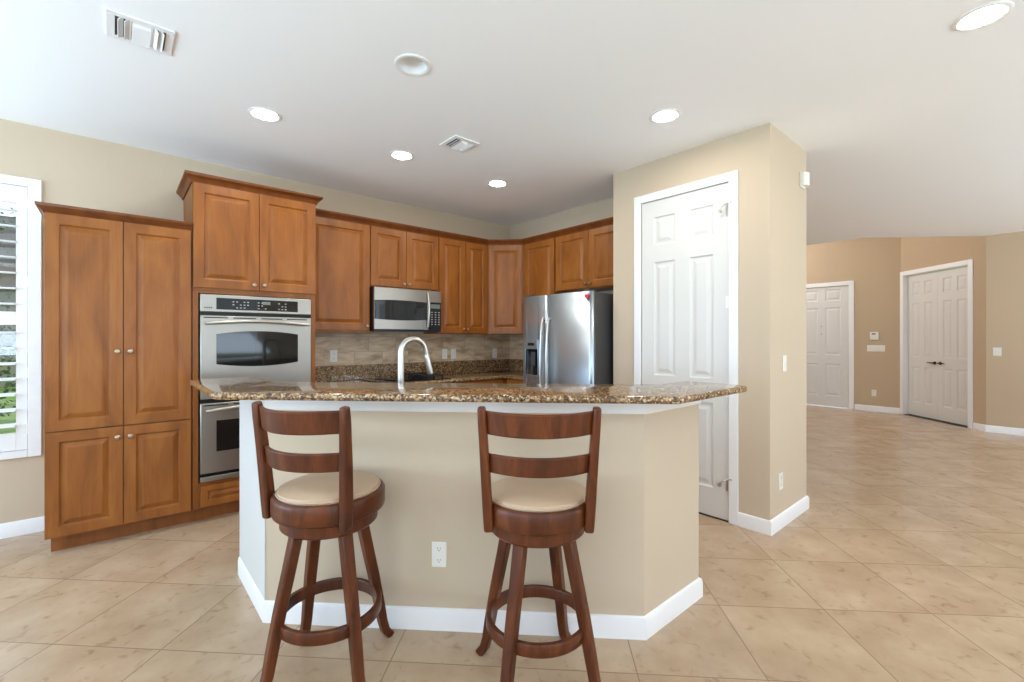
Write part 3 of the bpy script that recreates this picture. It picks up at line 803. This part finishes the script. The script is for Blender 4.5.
# granite slabs -----------------------------------------------------
def fillet(poly, rad):
    out = []; n = len(poly)
    for i in range(n):
        r = rad[i] if isinstance(rad, (list, tuple)) else rad
        p = Vector(poly[i]); a = (Vector(poly[i - 1]) - p).normalized(); b = (Vector(poly[(i + 1) % n]) - p).normalized()
        if r <= 0: out.append(tuple(p)); continue
        ang = a.angle(b); d = r / math.tan(ang / 2)
        p0, p1 = p + a * d, p + b * d
        k = 6
        c = p + (a + b).normalized() * (r / math.sin(ang / 2))
        v0, v1 = p0 - c, p1 - c
        a0 = math.atan2(v0.y, v0.x); da = math.atan2(v1.y, v1.x) - a0
        while da > math.pi: da -= 2 * math.pi
        while da < -math.pi: da += 2 * math.pi
        out += [(c.x + r * math.cos(a0 + da * j / k), c.y + r * math.sin(a0 + da * j / k)) for j in range(k + 1)]
    return out


def offset_poly(poly, o):
    P = [Vector(p) for p in poly]; n = len(P); out = []
    ar = sum(P[i].x * P[(i + 1) % n].y - P[(i + 1) % n].x * P[i].y for i in range(n)); sg = 1 if ar > 0 else -1
    nor = lambda a, b: Vector(((b - a).y, -(b - a).x)).normalized() * sg
    for i in range(n):
        n1, n2 = nor(P[i - 1], P[i]), nor(P[i], P[(i + 1) % n]); d = (n1 + n2) / max(0.3, 1 + n1.dot(n2))
        out.append((P[i].x + d.x * o, P[i].y + d.y * o))
    return out


def slab(poly, z0, z1, r):
    rings = []; h = (z1 - z0) / 2; zc = (z0 + z1) / 2; K = 8
    for k in range(K + 1):
        a = -math.pi / 2 + math.pi * k / K
        ins = r * (1 - math.cos(a)); zz = zc + h * math.sin(a)
        rings.append([(x, y, zz) for x, y in offset_poly(poly, -ins)])
    return MB().loft(rings)


ct = thing('back_countertop', 'granite L-shaped back countertop with cooktop set into it', 'countertop', (0, 0, 0))
slab([(X0, 3.895), (3.285, 3.895), (3.285, 3.462), (EX - 0.002, 3.462), (EX - 0.002, NY - 0.002), (X0, NY - 0.002)], 0.884, 0.914, 0.012).build('slab', M['granite'], ct, ang=60)
bs = MB().prism([(X0, NY - 0.024), (EX - 0.024, NY - 0.024), (EX - 0.024, 3.464), (EX - 0.002, 3.464), (EX - 0.002, NY - 0.002), (X0, NY - 0.002)], 0.9145, 1.066)
bs.build('backsplash', M['granite'], ct, bevel=0.002)
ts = MB().prism([(X0, NY - 0.010), (EX - 0.010, NY - 0.010), (EX - 0.010, 3.40), (EX - 0.0005, 3.40), (EX - 0.0005, NY - 0.0005), (X0, NY - 0.0005)], 1.066, UZ - 0.001).build('trim_2', M['splash'], smooth=False)
tag(ts, 'beige stone tile backsplash between counter and wall cabinets', 'backsplash', None, 'structure')

# cooktop
ck = thing('cooktop', 'black glass cooktop on the back counter under the microwave', 'cooktop', (1.86, 3.97, 0.9145), 0)
MB().box(0, 0, 0, 0.755, 0.50, 0.008).build('glass_top', M['glass'], ck, bevel=0.003)
for (x, y, r) in ((0.17, 0.14, 0.09), (0.17, 0.36, 0.075)):
    MB().lathe([(r, 0.0081), (r, 0.0095), (r - 0.006, 0.0095), (r - 0.006, 0.0081)], (x, y, 0), 'z', 28).build('burner_ring', M['grey'], ck)
for (x, y) in ((0.57, 0.13), (0.57, 0.37)):
    gt = MB()
    gt.lathe([(0.045, 0.008), (0.045, 0.022), (0.03, 0.028), (0.001, 0.028)], (x, y, 0), 'z', 22)
    gt.build('burner_cap', M['iron'], ck)
    gr = MB()
    for k in range(-1, 2): gr.box(x - 0.115, y + k * 0.08 - 0.006, 0.034, x + 0.115, y + k * 0.08 + 0.006, 0.048)
    for k in (-1, 1): gr.box(x + k * 0.11 - 0.006, y - 0.10, 0.034, x + k * 0.11 + 0.006, y + 0.10, 0.048)
    for a in (-1, 1):
        for b in (-1, 1): gr.box(x + a * 0.11 - 0.007, y + b * 0.08 - 0.007, 0.0082, x + a * 0.11 + 0.007, y + b * 0.08 + 0.007, 0.034)
    gr.build('grate', M['iron'], ck, smooth=False)

# microwave
mw = thing('microwave', 'stainless over-the-range microwave mounted below the short cabinet', 'microwave', (1.850, NY - 0.378, 0), 0)
mW = 0.742; mz0, mz1 = 1.402, 1.828
MB().box(0, 0.0, mz0 + 0.004, mW, 0.370, mz1).build('case', M['black'], mw, bevel=0.003)


def bowed(x0, x1, z0, z1, y, t, bow, n=10, zc=None):
    """front slab with a convex front"""
    mid = (x0 + x1) / 2; hw = (x1 - x0) / 2
    ring = [(x0, y), (x1, y)] + [(x1 - (x1 - x0) * i / n, y - t - bow * (1 - ((x1 - (x1 - x0) * i / n - mid) / hw) ** 2)) for i in range(n + 1)]
    return MB().prism(ring, z0, z1)


mdoor = bowed(0.0, 0.588, mz0 + 0.020, mz1 - 0.002, -0.001, 0.030, 0.006).build('door', M['steel'], mw, bevel=0.003)
arc_panel(0.002, 0.566, 1.522, 1.700, 0.010, 0.010, -0.031, 0.0070).build('window', M['glass'], mdoor)
hb = MB(); n = 10
hb.tube([(0.575, -0.044 - 0.026 * math.sin(math.pi * i / n), 1.452 + 0.352 * i / n) for i in range(n + 1)], 0.011, 12)
hb.build('handle', M['chrome'], mdoor)
pnl = MB().box(0.592, -0.031, mz0 + 0.020, mW, -0.001, 1.706).build('control_panel', M['black'], mw, bevel=0.004)
MB().box(0.592, -0.031, 1.708, mW, -0.001, mz1 - 0.002).build('top_trim', M['steel'], mw, bevel=0.003)
MB().box(0.610, -0.0325, 1.645, 0.726, -0.031, 1.688).build('display', M['lcd'], pnl, smooth=False)
for i in range(3):
    for j in range(6): MB().box(0.622 + i * 0.042, -0.0322, 1.475 + j * 0.025, 0.638 + i * 0.042, -0.031, 1.484 + j * 0.025).build('button', M['mark'], pnl, smooth=False)
MB().box(0.0, -0.026, mz0, mW, 0.0, mz0 + 0.018).build('grille', M['black'], mw, smooth=False)

# refrigerator ------------------------------------------------------
FRX, FRY = 3.108, 3.440
fr = thing('refrigerator', 'stainless side-by-side refrigerator with water dispenser beside the pantry wall', 'refrigerator', (FRX, FRY, 0), -90)
fW = 0.905; fz = 1.752
MB().box(0.030, 0.072, 0.03, fW - 0.004, 0.780, fz - 0.012).build('case', M['grey'], fr, bevel=0.004)
MB().box(0.02, 0.05, 0.0, fW - 0.02, 0.74, 0.03).box(0.01, 0.035, 0.012, fW - 0.01, 0.07, 0.085).build('base_grille', M['black'], fr, smooth=False)


def fridge_door(x0, x1, z0, z1, hole=None, bow=0.018, name='door'):
    mb = MB(); mid = (x0 + x1) / 2; hw = (x1 - x0) / 2
    fy = lambda x: 0.034 - bow * (1 - abs((x - mid) / hw) ** 2.4)
    n = 14; X = [x0 + (x1 - x0) * i / n for i in range(n + 1)]
    if hole: X = sorted(X + [hole[0], hole[1]])
    ZL = [z0, z1] if not hole else [z0, hole[2], hole[3], z1]
    for j in range(len(ZL) - 1):
        for i in range(len(X) - 1):
            a, b, c, d = X[i], X[i + 1], ZL[j], ZL[j + 1]
            if hole and j == 1 and a >= hole[0] - 1e-6 and b <= hole[1] + 1e-6: continue
            mb.add([(a, fy(a), c), (b, fy(b), c), (b, fy(b), d), (a, fy(a), d)], [(0, 1, 2, 3)])
    k = len(X)
    for z in (z0, z1):
        mb.add([(x, fy(x), z) for x in X] + [(x1, 0.068, z), (x0, 0.068, z)], [list(range(k + 2))])
    mb.add([(x0, fy(x0), z0), (x0, 0.068, z0), (x0, 0.068, z1), (x0, fy(x0), z1)], [(0, 1, 2, 3)])
    mb.add([(x1, fy(x1), z0), (x1, 0.068, z0), (x1, 0.068, z1), (x1, fy(x1), z1)], [(0, 1, 2, 3)])
    mb.add([(x0, 0.068, z0), (x1, 0.068, z0), (x1, 0.068, z1), (x0, 0.068, z1)], [(0, 1, 2, 3)])
    if hole:
        a, b, c, d = hole; yb = 0.062
        for p, q in (((a, c), (b, c)), ((b, c), (b, d)), ((b, d), (a, d)), ((a, d), (a, c))):
            mb.mat(1).add([(p[0], fy(p[0]), p[1]), (q[0], fy(q[0]), q[1]), (q[0], yb, q[1]), (p[0], yb, p[1])], [(0, 1, 2, 3)])
        mb.add([(a, yb, c), (b, yb, c), (b, yb, d), (a, yb, d)], [(0, 1, 2, 3)]); mb.mat(0)
    return weld(mb.build(name, [M['fridge'], M['black']], fr)), fy


fd, fy1 = fridge_door(0.003, 0.347, 0.10, fz, hole=(0.060, 0.232, 0.968, 1.318), bow=0.014, name='freezer_door')
rd, fy2 = fridge_door(0.353, fW - 0.003, 0.10, fz, name='fridge_door')
dp = MB()
dp.box(0.060, 0.005, 1.228, 0.232, 0.040, 1.318); dp.box(0.051, 0.008, 0.960, 0.060, 0.03, 1.326); dp.box(0.232, 0.008, 0.960, 0.241, 0.03, 1.326)
dp.box(0.051, 0.008, 1.318, 0.241, 0.03, 1.326); dp.box(0.051, 0.004, 0.958, 0.241, 0.03, 0.970)
dd = dp.build('dispenser', M['fridge'], fd, bevel=0.002)
MB().box(0.100, 0.0035, 1.262, 0.192, 0.005, 1.290).build('display', M['glass'], dd, smooth=False)
MB().box(0.116, 0.03, 1.06, 0.176, 0.05, 1.20).build('paddle', M['grey'], dd, bevel=0.004)
for (x, fyy, dr) in ((0.309, fy1, fd), (0.388, fy2, rd)):
    h = MB(); n = 14
    h.tube([(x, fyy(x) - 0.020 - 0.036 * math.sin(math.pi * i / n) ** 0.6, 0.62 + 0.915 * i / n) for i in range(n + 1)], [0.012] + [0.0145] * (n - 1) + [0.012], 12)
    for z in (0.632, 1.523): h.tube([(x, fyy(x) + 0.004, z), (x, fyy(x) - 0.024, z)], 0.012, 10)
    h.build('handle', M['chrome'], dr)
for x in (0.05, fW - 0.12): MB().box(x, 0.045, fz + 0.001, x + 0.07, 0.15, fz + 0.018).build('hinge_cover', M['grey'], fr, bevel=0.004)
# heart magnet
hm = MB(); hp = []
for i in range(40):
    t = 2 * math.pi * i / 40
    hp.append((0.0016 * 16 * math.sin(t) ** 3, 0.0017 * (13 * math.cos(t) - 5 * math.cos(2 * t) - 2 * math.cos(3 * t) - math.cos(4 * t))))
hx = 0.846; yy = FRX + fy2(hx) - 0.004
hm.loft([[(0.0, a, b) for a, b in hp], [(-0.006, a * 0.9, b * 0.9) for a, b in hp]])
o = hm.build('heart_magnet', M['red']); o.location = (yy + 0.0015, FRY - hx, 1.705); o.rotation_euler = (0, 0, R(9))
tag(o, 'small red heart magnet on the refrigerator door upper corner', 'magnet')

# ================================================================== ISLAND
SF = 2.065 * math.sqrt(2)         # x + y of the diagonal front face
IX, IY, IE, IN = 0.535, 1.145, 2.275, 2.965; TH = 0.12
q = TH * math.tan(R(22.5))
outer = [(IX, IN), (IX, SF - IX), (SF - IY, IY), (IE, IY)]
inner = [(IE, IY + TH), (SF - IY + q, IY + TH), (IX + TH, SF - IX + q), (IX + TH, IN)]
iw = MB().prism(outer + inner, 0, 1.066).build('wall_island', M['paint'], smooth=False)
tag(iw, 'tan painted angled knee wall under the granite bar top', 'wall', None, 'structure')
ibb = MB().sweep([(IX, IN), (IX, SF - IX), (SF - IY, IY), (IE, IY), (IE, IY + TH)], BB).build('baseboard_island', M['trim'], ang=30)
tag(ibb, 'white baseboard wrapping the angled island wall', 'baseboard', None, 'structure')
TR = [(-0.001, 0.998), (0.010, 0.998), (0.014, 1.004), (0.014, 1.052), (0.022, 1.060), (0.022, 1.0655), (-0.001, 1.0655)]
itr = MB().sweep([(IX, SF - IX), (SF - IY, IY), (IE, IY)], TR).build('trim_3', M['trim'], ang=30)
tag(itr, 'white trim board just below the granite bar top', 'trim', None, 'structure')

ep = MB().box(IX - 0.006, SF - IX + 0.0, 0.098, IX - 0.0005, IN, 1.066).build('trim_4', M['panel'], smooth=False)
tag(ep, 'white panel on the left end of the angled island wall', 'trim', None, 'structure')

OV = 0.195; sfo = (2.065 - OV) * math.sqrt(2); bx0, by0, bx1, by1 = 0.312, 0.935, 2.385, 3.15
sbk = 2.375 * math.sqrt(2); bxi, byi = 0.66, 1.275
bar = [(bx0, by1), (bx0, sfo - bx0), (sfo - by0, by0), (bx1, by0), (bx1, byi), (sbk - byi, byi), (bxi, sbk - bxi), (bxi, by1)]
bt_ = slab(fillet(bar, [0.02, 0.06, 0.06, 0.04, 0.03, 0.02, 0.02, 0.03]), 1.068, 1.100, 0.015).build('bar_countertop', M['granite'], ang=60)
tag(bt_, 'raised granite bar top wrapping the angled island', 'countertop')

# kitchen side of the island: cabinets, lower counter, sink and faucet
KX = 2.82 * math.sqrt(2)
base_poly = [(IX + TH + 0.002, IN), (IX + TH + 0.002, SF - IX + q + 0.003), (SF - IY + q + 0.003, IY + TH + 0.002), (IE, IY + TH + 0.002), (IE, KX - IE), (KX - IN, IN)]
ib = thing('island_cabinet', 'wooden island sink cabinet behind the bar wall', 'cabinet', (0, 0, 0))
MB().prism(offset_poly(base_poly, -0.002), 0.105, 0.80).build('carcass', M['wood'], ib, smooth=False)
MB().prism(offset_poly(base_poly, -0.06), 0.0, 0.105).build('toe_kick', M['toe'], ib, smooth=False)


def slab_hole(poly, hole, z0, z1):
    bm = bmesh.new(); ed = []
    for pl in (poly, hole):
        v = [bm.verts.new((x, y, z0)) for x, y in pl]; ed += [bm.edges.new((v[i], v[(i + 1) % len(v)])) for i in range(len(v))]
    bmesh.ops.triangle_fill(bm, edges=ed, use_beauty=True, use_dissolve=False)
    ex = bmesh.ops.extrude_face_region(bm, geom=list(bm.faces))
    bmesh.ops.translate(bm, verts=[g for g in ex['geom'] if isinstance(g, bmesh.types.BMVert)], vec=(0, 0, z1 - z0))
    bmesh.ops.recalc_face_normals(bm, faces=bm.faces)
    me = bpy.data.meshes.new('lower'); bm.to_mesh(me); bm.free(); return me


st = lambda s, t: ((s + t) * S2, (s - t) * S2)
hole = [st(2.62, -0.92), st(2.62, -0.22), st(2.79, -0.22), st(2.79, -0.92)]
lip = KX + 0.10
cp_ = base_poly[:4] + [(IE, lip - IE), (lip - IN, IN)]
me = slab_hole(cp_, hole, 0.884, 0.914); me.materials.append(M['granite'])
lc = bpy.data.objects.new('sink_countertop', me); C.objects.link(lc)
tag(lc, 'lower granite sink counter behind the raised bar top', 'countertop')
MB().prism(offset_poly(base_poly, -0.002), 0.868, 0.8835).build('rail', M['wood'], ib, smooth=False) if False else None
apr = MB(); pp = offset_poly(base_poly, -0.002)
apr.sweep(pp, [(-0.018, 0.80), (0.0, 0.80), (0.0, 0.8835), (-0.018, 0.8835)], closed=True).build('top_rail', M['wood'], ib, smooth=False)
# doors on the kitchen side
pa, pb_ = Vector((KX - IN, IN)), Vector((IE, KX - IE)); wl = (pb_ - pa).length
for k in range(4):
    d = cab_door(ib, 0, wl / 4 - 0.012, 0.115, 0.79, knob=(0.05 if k % 2 else wl / 4 - 0.06, 0.74))
    p = pb_ + (pa - pb_) * (k / 4 + 0.004); d.rotation_euler = (0, 0, R(135)); d.location = (p.x + 0.001, p.y + 0.001, 0.115)
sk = thing('sink', 'stainless undermount sink in the lower counter behind the bar', 'sink', st(2.705, -0.57) + (0.884,), -45)
bs_ = MB(); hw_, hd = 0.365, 0.10
bs_.loft([[(-hw_, -hd, -0.001), (hw_, -hd, -0.001), (hw_, hd, -0.001), (-hw_, hd, -0.001)], [(-hw_ + .01, -hd + .01, -0.001), (hw_ - .01, -hd + .01, -0.001), (hw_ - .01, hd - .01, -0.001), (-hw_ + .01, hd - .01, -0.001)],
          [(-hw_ + .02, -hd + .02, -0.08), (hw_ - .02, -hd + .02, -0.08), (hw_ - .02, hd - .02, -0.08), (-hw_ + .02, hd - .02, -0.08)]], True, False)
n0 = len(bs_.v); bs_.f.append([n0 - 4, n0 - 3, n0 - 2, n0 - 1]); bs_.m.append(0)
bs_.build('basin', M['steel'], sk)
MB().lathe([(0.035, -0.079), (0.03, -0.077), (0.001, -0.0775)], (0, 0, 0), 'z', 20).build('drain', M['chrome'], sk)

# faucet: tall gooseneck with pull-down spray head
fpos = st(2.52, -0.805)
fa = thing('kitchen_faucet', 'tall brushed nickel gooseneck faucet behind the granite bar', 'faucet', fpos + (0.9142,), -6)
MB().lathe([(0.030, 0.0), (0.030, 0.008), (0.024, 0.014), (0.022, 0.10), (0.019, 0.115)], (0, 0, 0), 'z', 24).build('base', M['chrome'], fa)
pts = [(0, 0, 0.10), (0, 0, 0.20), (0, 0, 0.340)]; rr = 0.076
for i in range(1, 15):
    a = math.pi - (math.pi + R(-12)) * i / 14
    pts.append((rr + rr * math.cos(a), 0, 0.340 + rr * math.sin(a)))
e = Vector(pts[-1]); dirn = Vector((math.sin(R(12)), 0, -math.cos(R(12))))
pts.append(tuple(e + dirn * 0.03))
MB().tube(pts, [0.0185] * 3 + [0.0185 - 0.0004 * i for i in range(1, 15)] + [0.012], 18, up=(0, 1, 0)).build('spout', M['chrome'], fa)
s0 = e + dirn * 0.03
MB().tube([s0, s0 + dirn * 0.004, s0 + dirn * 0.02, s0 + dirn * 0.10, s0 + dirn * 0.115], [0.012, 0.0145, 0.0150, 0.0175, 0.0165], 18, up=(0, 1, 0)).build('spray_head', M['chrome'], fa)
MB().tube([(0, -0.018, 0.07), (0, -0.045, 0.075)], 0.010, 12).tube([(0, -0.040, 0.075), (0.03, -0.055, 0.10), (0.06, -0.06, 0.13)], [0.008, 0.007, 0.006], 10).build('handle', M['chrome'], fa)


# ================================================================== BAR STOOLS
def stool(label, loc, base_rot, seat_rot):
    t = thing('bar_stool', label, 'bar stool', loc, 0, 'bar stools at the island')
    rz = lambda p, a: (p[0] * math.cos(a) - p[1] * math.sin(a), p[0] * math.sin(a) + p[1] * math.cos(a), p[2])
    ab = R(base_rot); asn = R(seat_rot)
    prof = [(0.600, 0.128), (0.45, 0.160), (0.30, 0.194), (0.16, 0.222), (0.08, 0.237), (0.035, 0.250), (0.0, 0.276)]
    for k in range(4):
        a = ab + R(45 + 90 * k)
        pts = [(r * math.cos(a), r * math.sin(a), z) for z, r in prof]
        rad = (math.cos(a), math.sin(a), 0)
        # square-section sabre leg, its faces turned to the sides of the square
        MB().bar(pts, [0.046, 0.045, 0.043, 0.041, 0.039, 0.039, 0.040], [0.042, 0.041, 0.040, 0.038, 0.035, 0.034, 0.036], (math.cos(a), math.sin(a), 0)).build('leg', M['stool'], t, bevel=0.006)
    MB().lathe([(0.180, 0.212), (0.199, 0.212), (0.202, 0.218), (0.202, 0.252), (0.199, 0.258), (0.183, 0.258), (0.180, 0.252), (0.180, 0.218), (0.180, 0.212)], n=64, caps=False).build('footrest_ring', M['stool'], t)
    MB().lathe([(0.10, 0.580), (0.10, 0.588), (0.176, 0.588), (0.186, 0.598), (0.186, 0.634), (0.180, 0.642), (0.05, 0.642)], n=56).build('swivel_plate', M['stool'], t)
    MB().lathe([(0.06, 0.6425), (0.202, 0.6425), (0.212, 0.648), (0.216, 0.658), (0.216, 0.714), (0.212, 0.722), (0.205, 0.726), (0.196, 0.724), (0.194, 0.69), (0.06, 0.68)], n=72).build('seat_frame', M['stool'], t)
    MB().lathe([(0.10, 0.692), (0.190, 0.692), (0.1935, 0.712), (0.1965, 0.728), (0.192, 0.741), (0.170, 0.750), (0.12, 0.757), (0.06, 0.760), (0.001, 0.761)], n=64).build('seat_cushion', M['leather'], t)
    MB().lathe([(0.1965, 0.7275), (0.1995, 0.7300), (0.1975, 0.7335), (0.194, 0.733)], n=64).build('piping', M['leather'], t)
    post = lambda s, u: (s * (0.182 + 0.025 * u), -0.130 - 0.006 * u - 0.030 * u ** 1.6, 0.630 + 0.460 * u)
    for s in (-1, 1):
        pts = [rz(post(s, u / 8), asn) for u in range(9)]
        MB().bar(pts, [0.034, 0.036, 0.036, 0.035, 0.034, 0.033, 0.032, 0.032, 0.029], [0.044, 0.048, 0.048, 0.047, 0.046, 0.044, 0.042, 0.040, 0.034], rz((0, 1, 0), asn)).build('back_post', M['stool'], t, bevel=0.009, seg=3)

    def rail(zc, h, bow, th=0.020):
        mb = MB(); n = 20; ring0 = []
        rings = []
        for i in range(n + 1):
            f = i / n * 2 - 1
            def at(z, off):
                u = (z - 0.630) / 0.460; p = post(1, u)
                hw = p[0] - 0.008
                x = f * hw; y = p[1] + 0.010 - bow * (1 - f * f) + off
                return rz((x, y, z), asn)
            rings.append([at(zc - h / 2, -th / 2), at(zc - h / 2, th / 2), at(zc + h / 2, th / 2), at(zc + h / 2, -th / 2)])
        mb.loft(rings); mb.build('back_rail', M['stool'], t, bevel=0.005)
    rail(1.032, 0.086, 0.088); rail(0.883, 0.070, 0.075)
    return t


cw = lambda X, Z: (X * 0.7547 + Z * 0.6561, X * -0.6561 + Z * 0.7547, 0)
FA = 49.0 - 90.0          # +y of an unrotated stool turned to the viewing direction
stool('dark wooden swivel bar stool nearest the ovens, turned slightly with its tan seat showing', cw(-0.742, 1.858), FA + 1, FA - 19)
stool('dark wooden swivel bar stool seen squarely from behind, next to the wall outlet', cw(0.100, 1.795), FA + 14, FA - 1)


# ================================================================== OUTLETS, SWITCHES, FOYER GEAR
def outlet(label, loc, rz, group=None):
    t = thing('outlet', label, 'outlet', loc, rz, group)
    MB().box(-0.035, -0.006, -0.058, 0.035, 0.0, 0.058).build('cover_plate', M['plastic'], t, bevel=0.003)
    for s in (-1, 1):
        r = arc_panel(-0.016, 0.016, s * 0.026 - 0.010, s * 0.026 + 0.010, 0.005, 0.005, -0.006, 0.002).build('receptacle', M['plastic'], t)
        m = MB()
        for x in (-0.006, 0.006): m.box(x - 0.001, -0.0086, s * 0.026 - 0.001, x + 0.001, -0.008, s * 0.026 + 0.007)
        m.lathe([(0.0025, 0.008), (0.0025, 0.0086), (0.0001, 0.0086)], (0, 0, s * 0.026 - 0.007), 'y', 10)
        m.build('slot', M['grey'], r, smooth=False)
    return t


def switch(label, loc, rz, n=1, group=None, horizontal=False):
    t = thing('light_switch', label, 'switch', loc, rz, group)
    w = 0.035 + (0.008 if n == 2 else 0.024 * (n - 1))
    MB().box(-w, -0.006, -0.058, w, 0.0, 0.058).build('cover_plate', M['plastic'], t, bevel=0.003)
    for k in range(n):
        x = (k - (n - 1) / 2) * (0.036 if n == 2 else 0.046)
        MB().loft([[(x - 0.0165, -0.006, -0.033), (x + 0.0165, -0.006, -0.033), (x + 0.0165, -0.006, 0.033), (x - 0.0165, -0.006, 0.033)],
                   [(x - 0.0155, -0.007, -0.032), (x + 0.0155, -0.007, -0.032), (x + 0.0155, -0.011, 0.032), (x - 0.0155, -0.011, 0.032)]]).build('rocker', M['plastic'], t)
    return t


op = st(2.0645, -0.479)
outlet('white duplex outlet low on the island wall between the stools', op + (0.344,), -45)
yb = NY - 0.0105
outlet('white outlet on the tile backsplash nearest the ovens', (1.610, yb, 1.161), 0, 'backsplash outlets')
outlet('white outlet on the tile backsplash just right of the faucet, left of the paired plates', (2.887, yb, 1.152), 0, 'backsplash outlets')
switch('white switch plate on the tile backsplash, right one of the paired plates', (3.010, yb, 1.152), 0)
outlet('white outlet on the tile backsplash below the corner cabinet', (3.634, yb, 1.147), 0, 'backsplash outlets')
switch('white light switch on the end wall of the pantry closet', (3.614, BY - 0.0005, 1.154), 0)
outlet('white outlet low on the end wall of the pantry closet', (3.541, BY - 0.0005, 0.326), 0)
sn = thing('motion_sensor', 'white motion sensor high on the pantry closet corner', 'sensor', (3.985, BY - 0.0005, 2.545), 0)
MB().box(-0.05, -0.012, -0.055, 0.05, 0.0, 0.062).build('bracket', M['plastic'], sn, bevel=0.004)
r0 = [(-0.05 + 0.1 * i / 10, -0.012 - 0.040 * math.sin(math.pi * (0.15 + 0.7 * i / 10))) for i in range(11)]
MB().loft([[(x, y, -0.045) for x, y in r0] + [(0.05, -0.012, -0.045), (-0.05, -0.012, -0.045)], [(x, y, 0.055) for x, y in r0] + [(0.05, -0.012, 0.055), (-0.05, -0.012, 0.055)]]).build('housing', M['plastic'], sn, bevel=0.004)
th = thing('thermostat', 'small white thermostat on the foyer wall by the front door', 'thermostat', (FX - 0.0005, 1.940, 1.378), -90)
MB().box(-0.062, -0.025, -0.070, 0.062, 0.0, 0.070).build('housing', M['plastic'], th, bevel=0.008)
MB().box(-0.036, -0.0262, 0.025, 0.020, -0.025, 0.050).build('display', M['lcd'], th, smooth=False)
switch('wide white multi-gang switch plate below the thermostat', (FX - 0.0005, 1.917, 1.150), -90, n=5)
outlet('white outlet low on the foyer wall beside the double doors', (FX - 0.0005, 1.947, 0.333), -90)
switch('white double switch on the far right wall past the double doors', (RXW - 0.0005, 0.359, 1.146), -90, n=2)


# ================================================================== CEILING FIXTURES
def can(x, y, lit, label):
    t = thing('recessed_light', label, 'ceiling light', (x, y, CZ), 0, 'recessed ceiling lights' if lit else None)
    MB().lathe([(0.080, 0.030), (0.080, 0.004), (0.0725, 0.002), (0.0725, -0.002), (0.082, -0.006), (0.090, -0.007), (0.098, -0.003), (0.099, -0.0005), (0.082, -0.0005)], n=40, caps=False).build('trim_ring', M['trim'], t)
    if lit:
        MB().lathe([(0.0735, 0.004), (0.072, -0.001), (0.05, -0.003), (0.001, -0.0035)], n=36).build('lens', M['lens'], t)
    else:
        MB().lathe([(0.080, 0.0), (0.076, 0.03), (0.066, 0.060), (0.052, 0.078), (0.050, 0.080)], n=36, caps=False).build('baffle', M['trim'], t)
        MB().lathe([(0.052, 0.079), (0.050, 0.072), (0.03, 0.068), (0.001, 0.067)], n=30).build('lens', M['lensoff'], t)


lab = ['lit recessed ceiling light in front of the tall oven cabinet', 'unlit recessed ceiling light with a deep white baffle',
       'lit recessed ceiling light above the microwave, beside the small vent', 'lit recessed ceiling light nearest the corner cabinet, in front of the refrigerator',
       'lit recessed ceiling light in front of the pantry door', 'lit recessed ceiling light at the upper right of the photo']
for (x, y, l), s in zip(CANS, lab): can(x, y, l, s)


def vent(x0, y0, x1, y1, label, rz=0):
    t = thing('ceiling_vent', label, 'vent', (x0, y0, CZ), 0)
    w, h = x1 - x0, y1 - y0; b = 0.032
    f = MB(); z0, z1 = -0.009, -0.0003
    f.box(0, 0, z0, w, b, z1); f.box(0, h - b, z0, w, h, z1); f.box(0, b, z0, b, h - b, z1); f.box(w - b, b, z0, w, h - b, z1)
    a1 = b + (w - 2 * b) * 0.30; a2 = b + (w - 2 * b) * 0.72
    f.box(a1 - 0.004, b, z0, a1 + 0.004, h - b, z1); f.box(a2 - 0.004, b, z0, a2 + 0.004, h - b, z1)
    f.build('frame', M['trim'], t, bevel=0.002)
    MB().box(b, b, -0.0012, w - b, h - b, -0.0006).build('duct', M['grey'], t, smooth=False)

    def blade(c, d, lng, sgn, along):
        m = MB(); ring = []
        pr = [(-0.010, -0.003), (-0.004, -0.006), (0.003, -0.012), (0.009, -0.020), (0.0105, -0.019), (0.005, -0.010), (-0.003, -0.004), (-0.010, -0.0015)]
        if along == 'y': rings = [[(c + sgn * u, yy, v) for u, v in pr] for yy in (d, d + lng)]
        else: rings = [[(xx, c + sgn * u, v) for u, v in pr] for xx in (d, d + lng)]
        m.loft(rings); m.build('blade', M['trim'], t)
    for k in range(2): blade(b + (a1 - b) * (0.35 + 0.42 * k), b + 0.002, h - 2 * b - 0.004, -1, 'y')
    for k in range(2): blade(a2 + (w - b - a2) * (0.25 + 0.42 * k), b + 0.002, h - 2 * b - 0.004, 1, 'y')
    for k in range(7): blade(b + (h - 2 * b) * (k + 0.5) / 7, a1 + 0.005, a2 - a1 - 0.010, 1, 'x')


vent(-0.036, 2.694, 0.214, 2.935, 'white square air vent in the ceiling near the window wall')
vent(1.842, 2.739, 2.061, 2.955, 'small white air vent in the ceiling between the recessed lights')
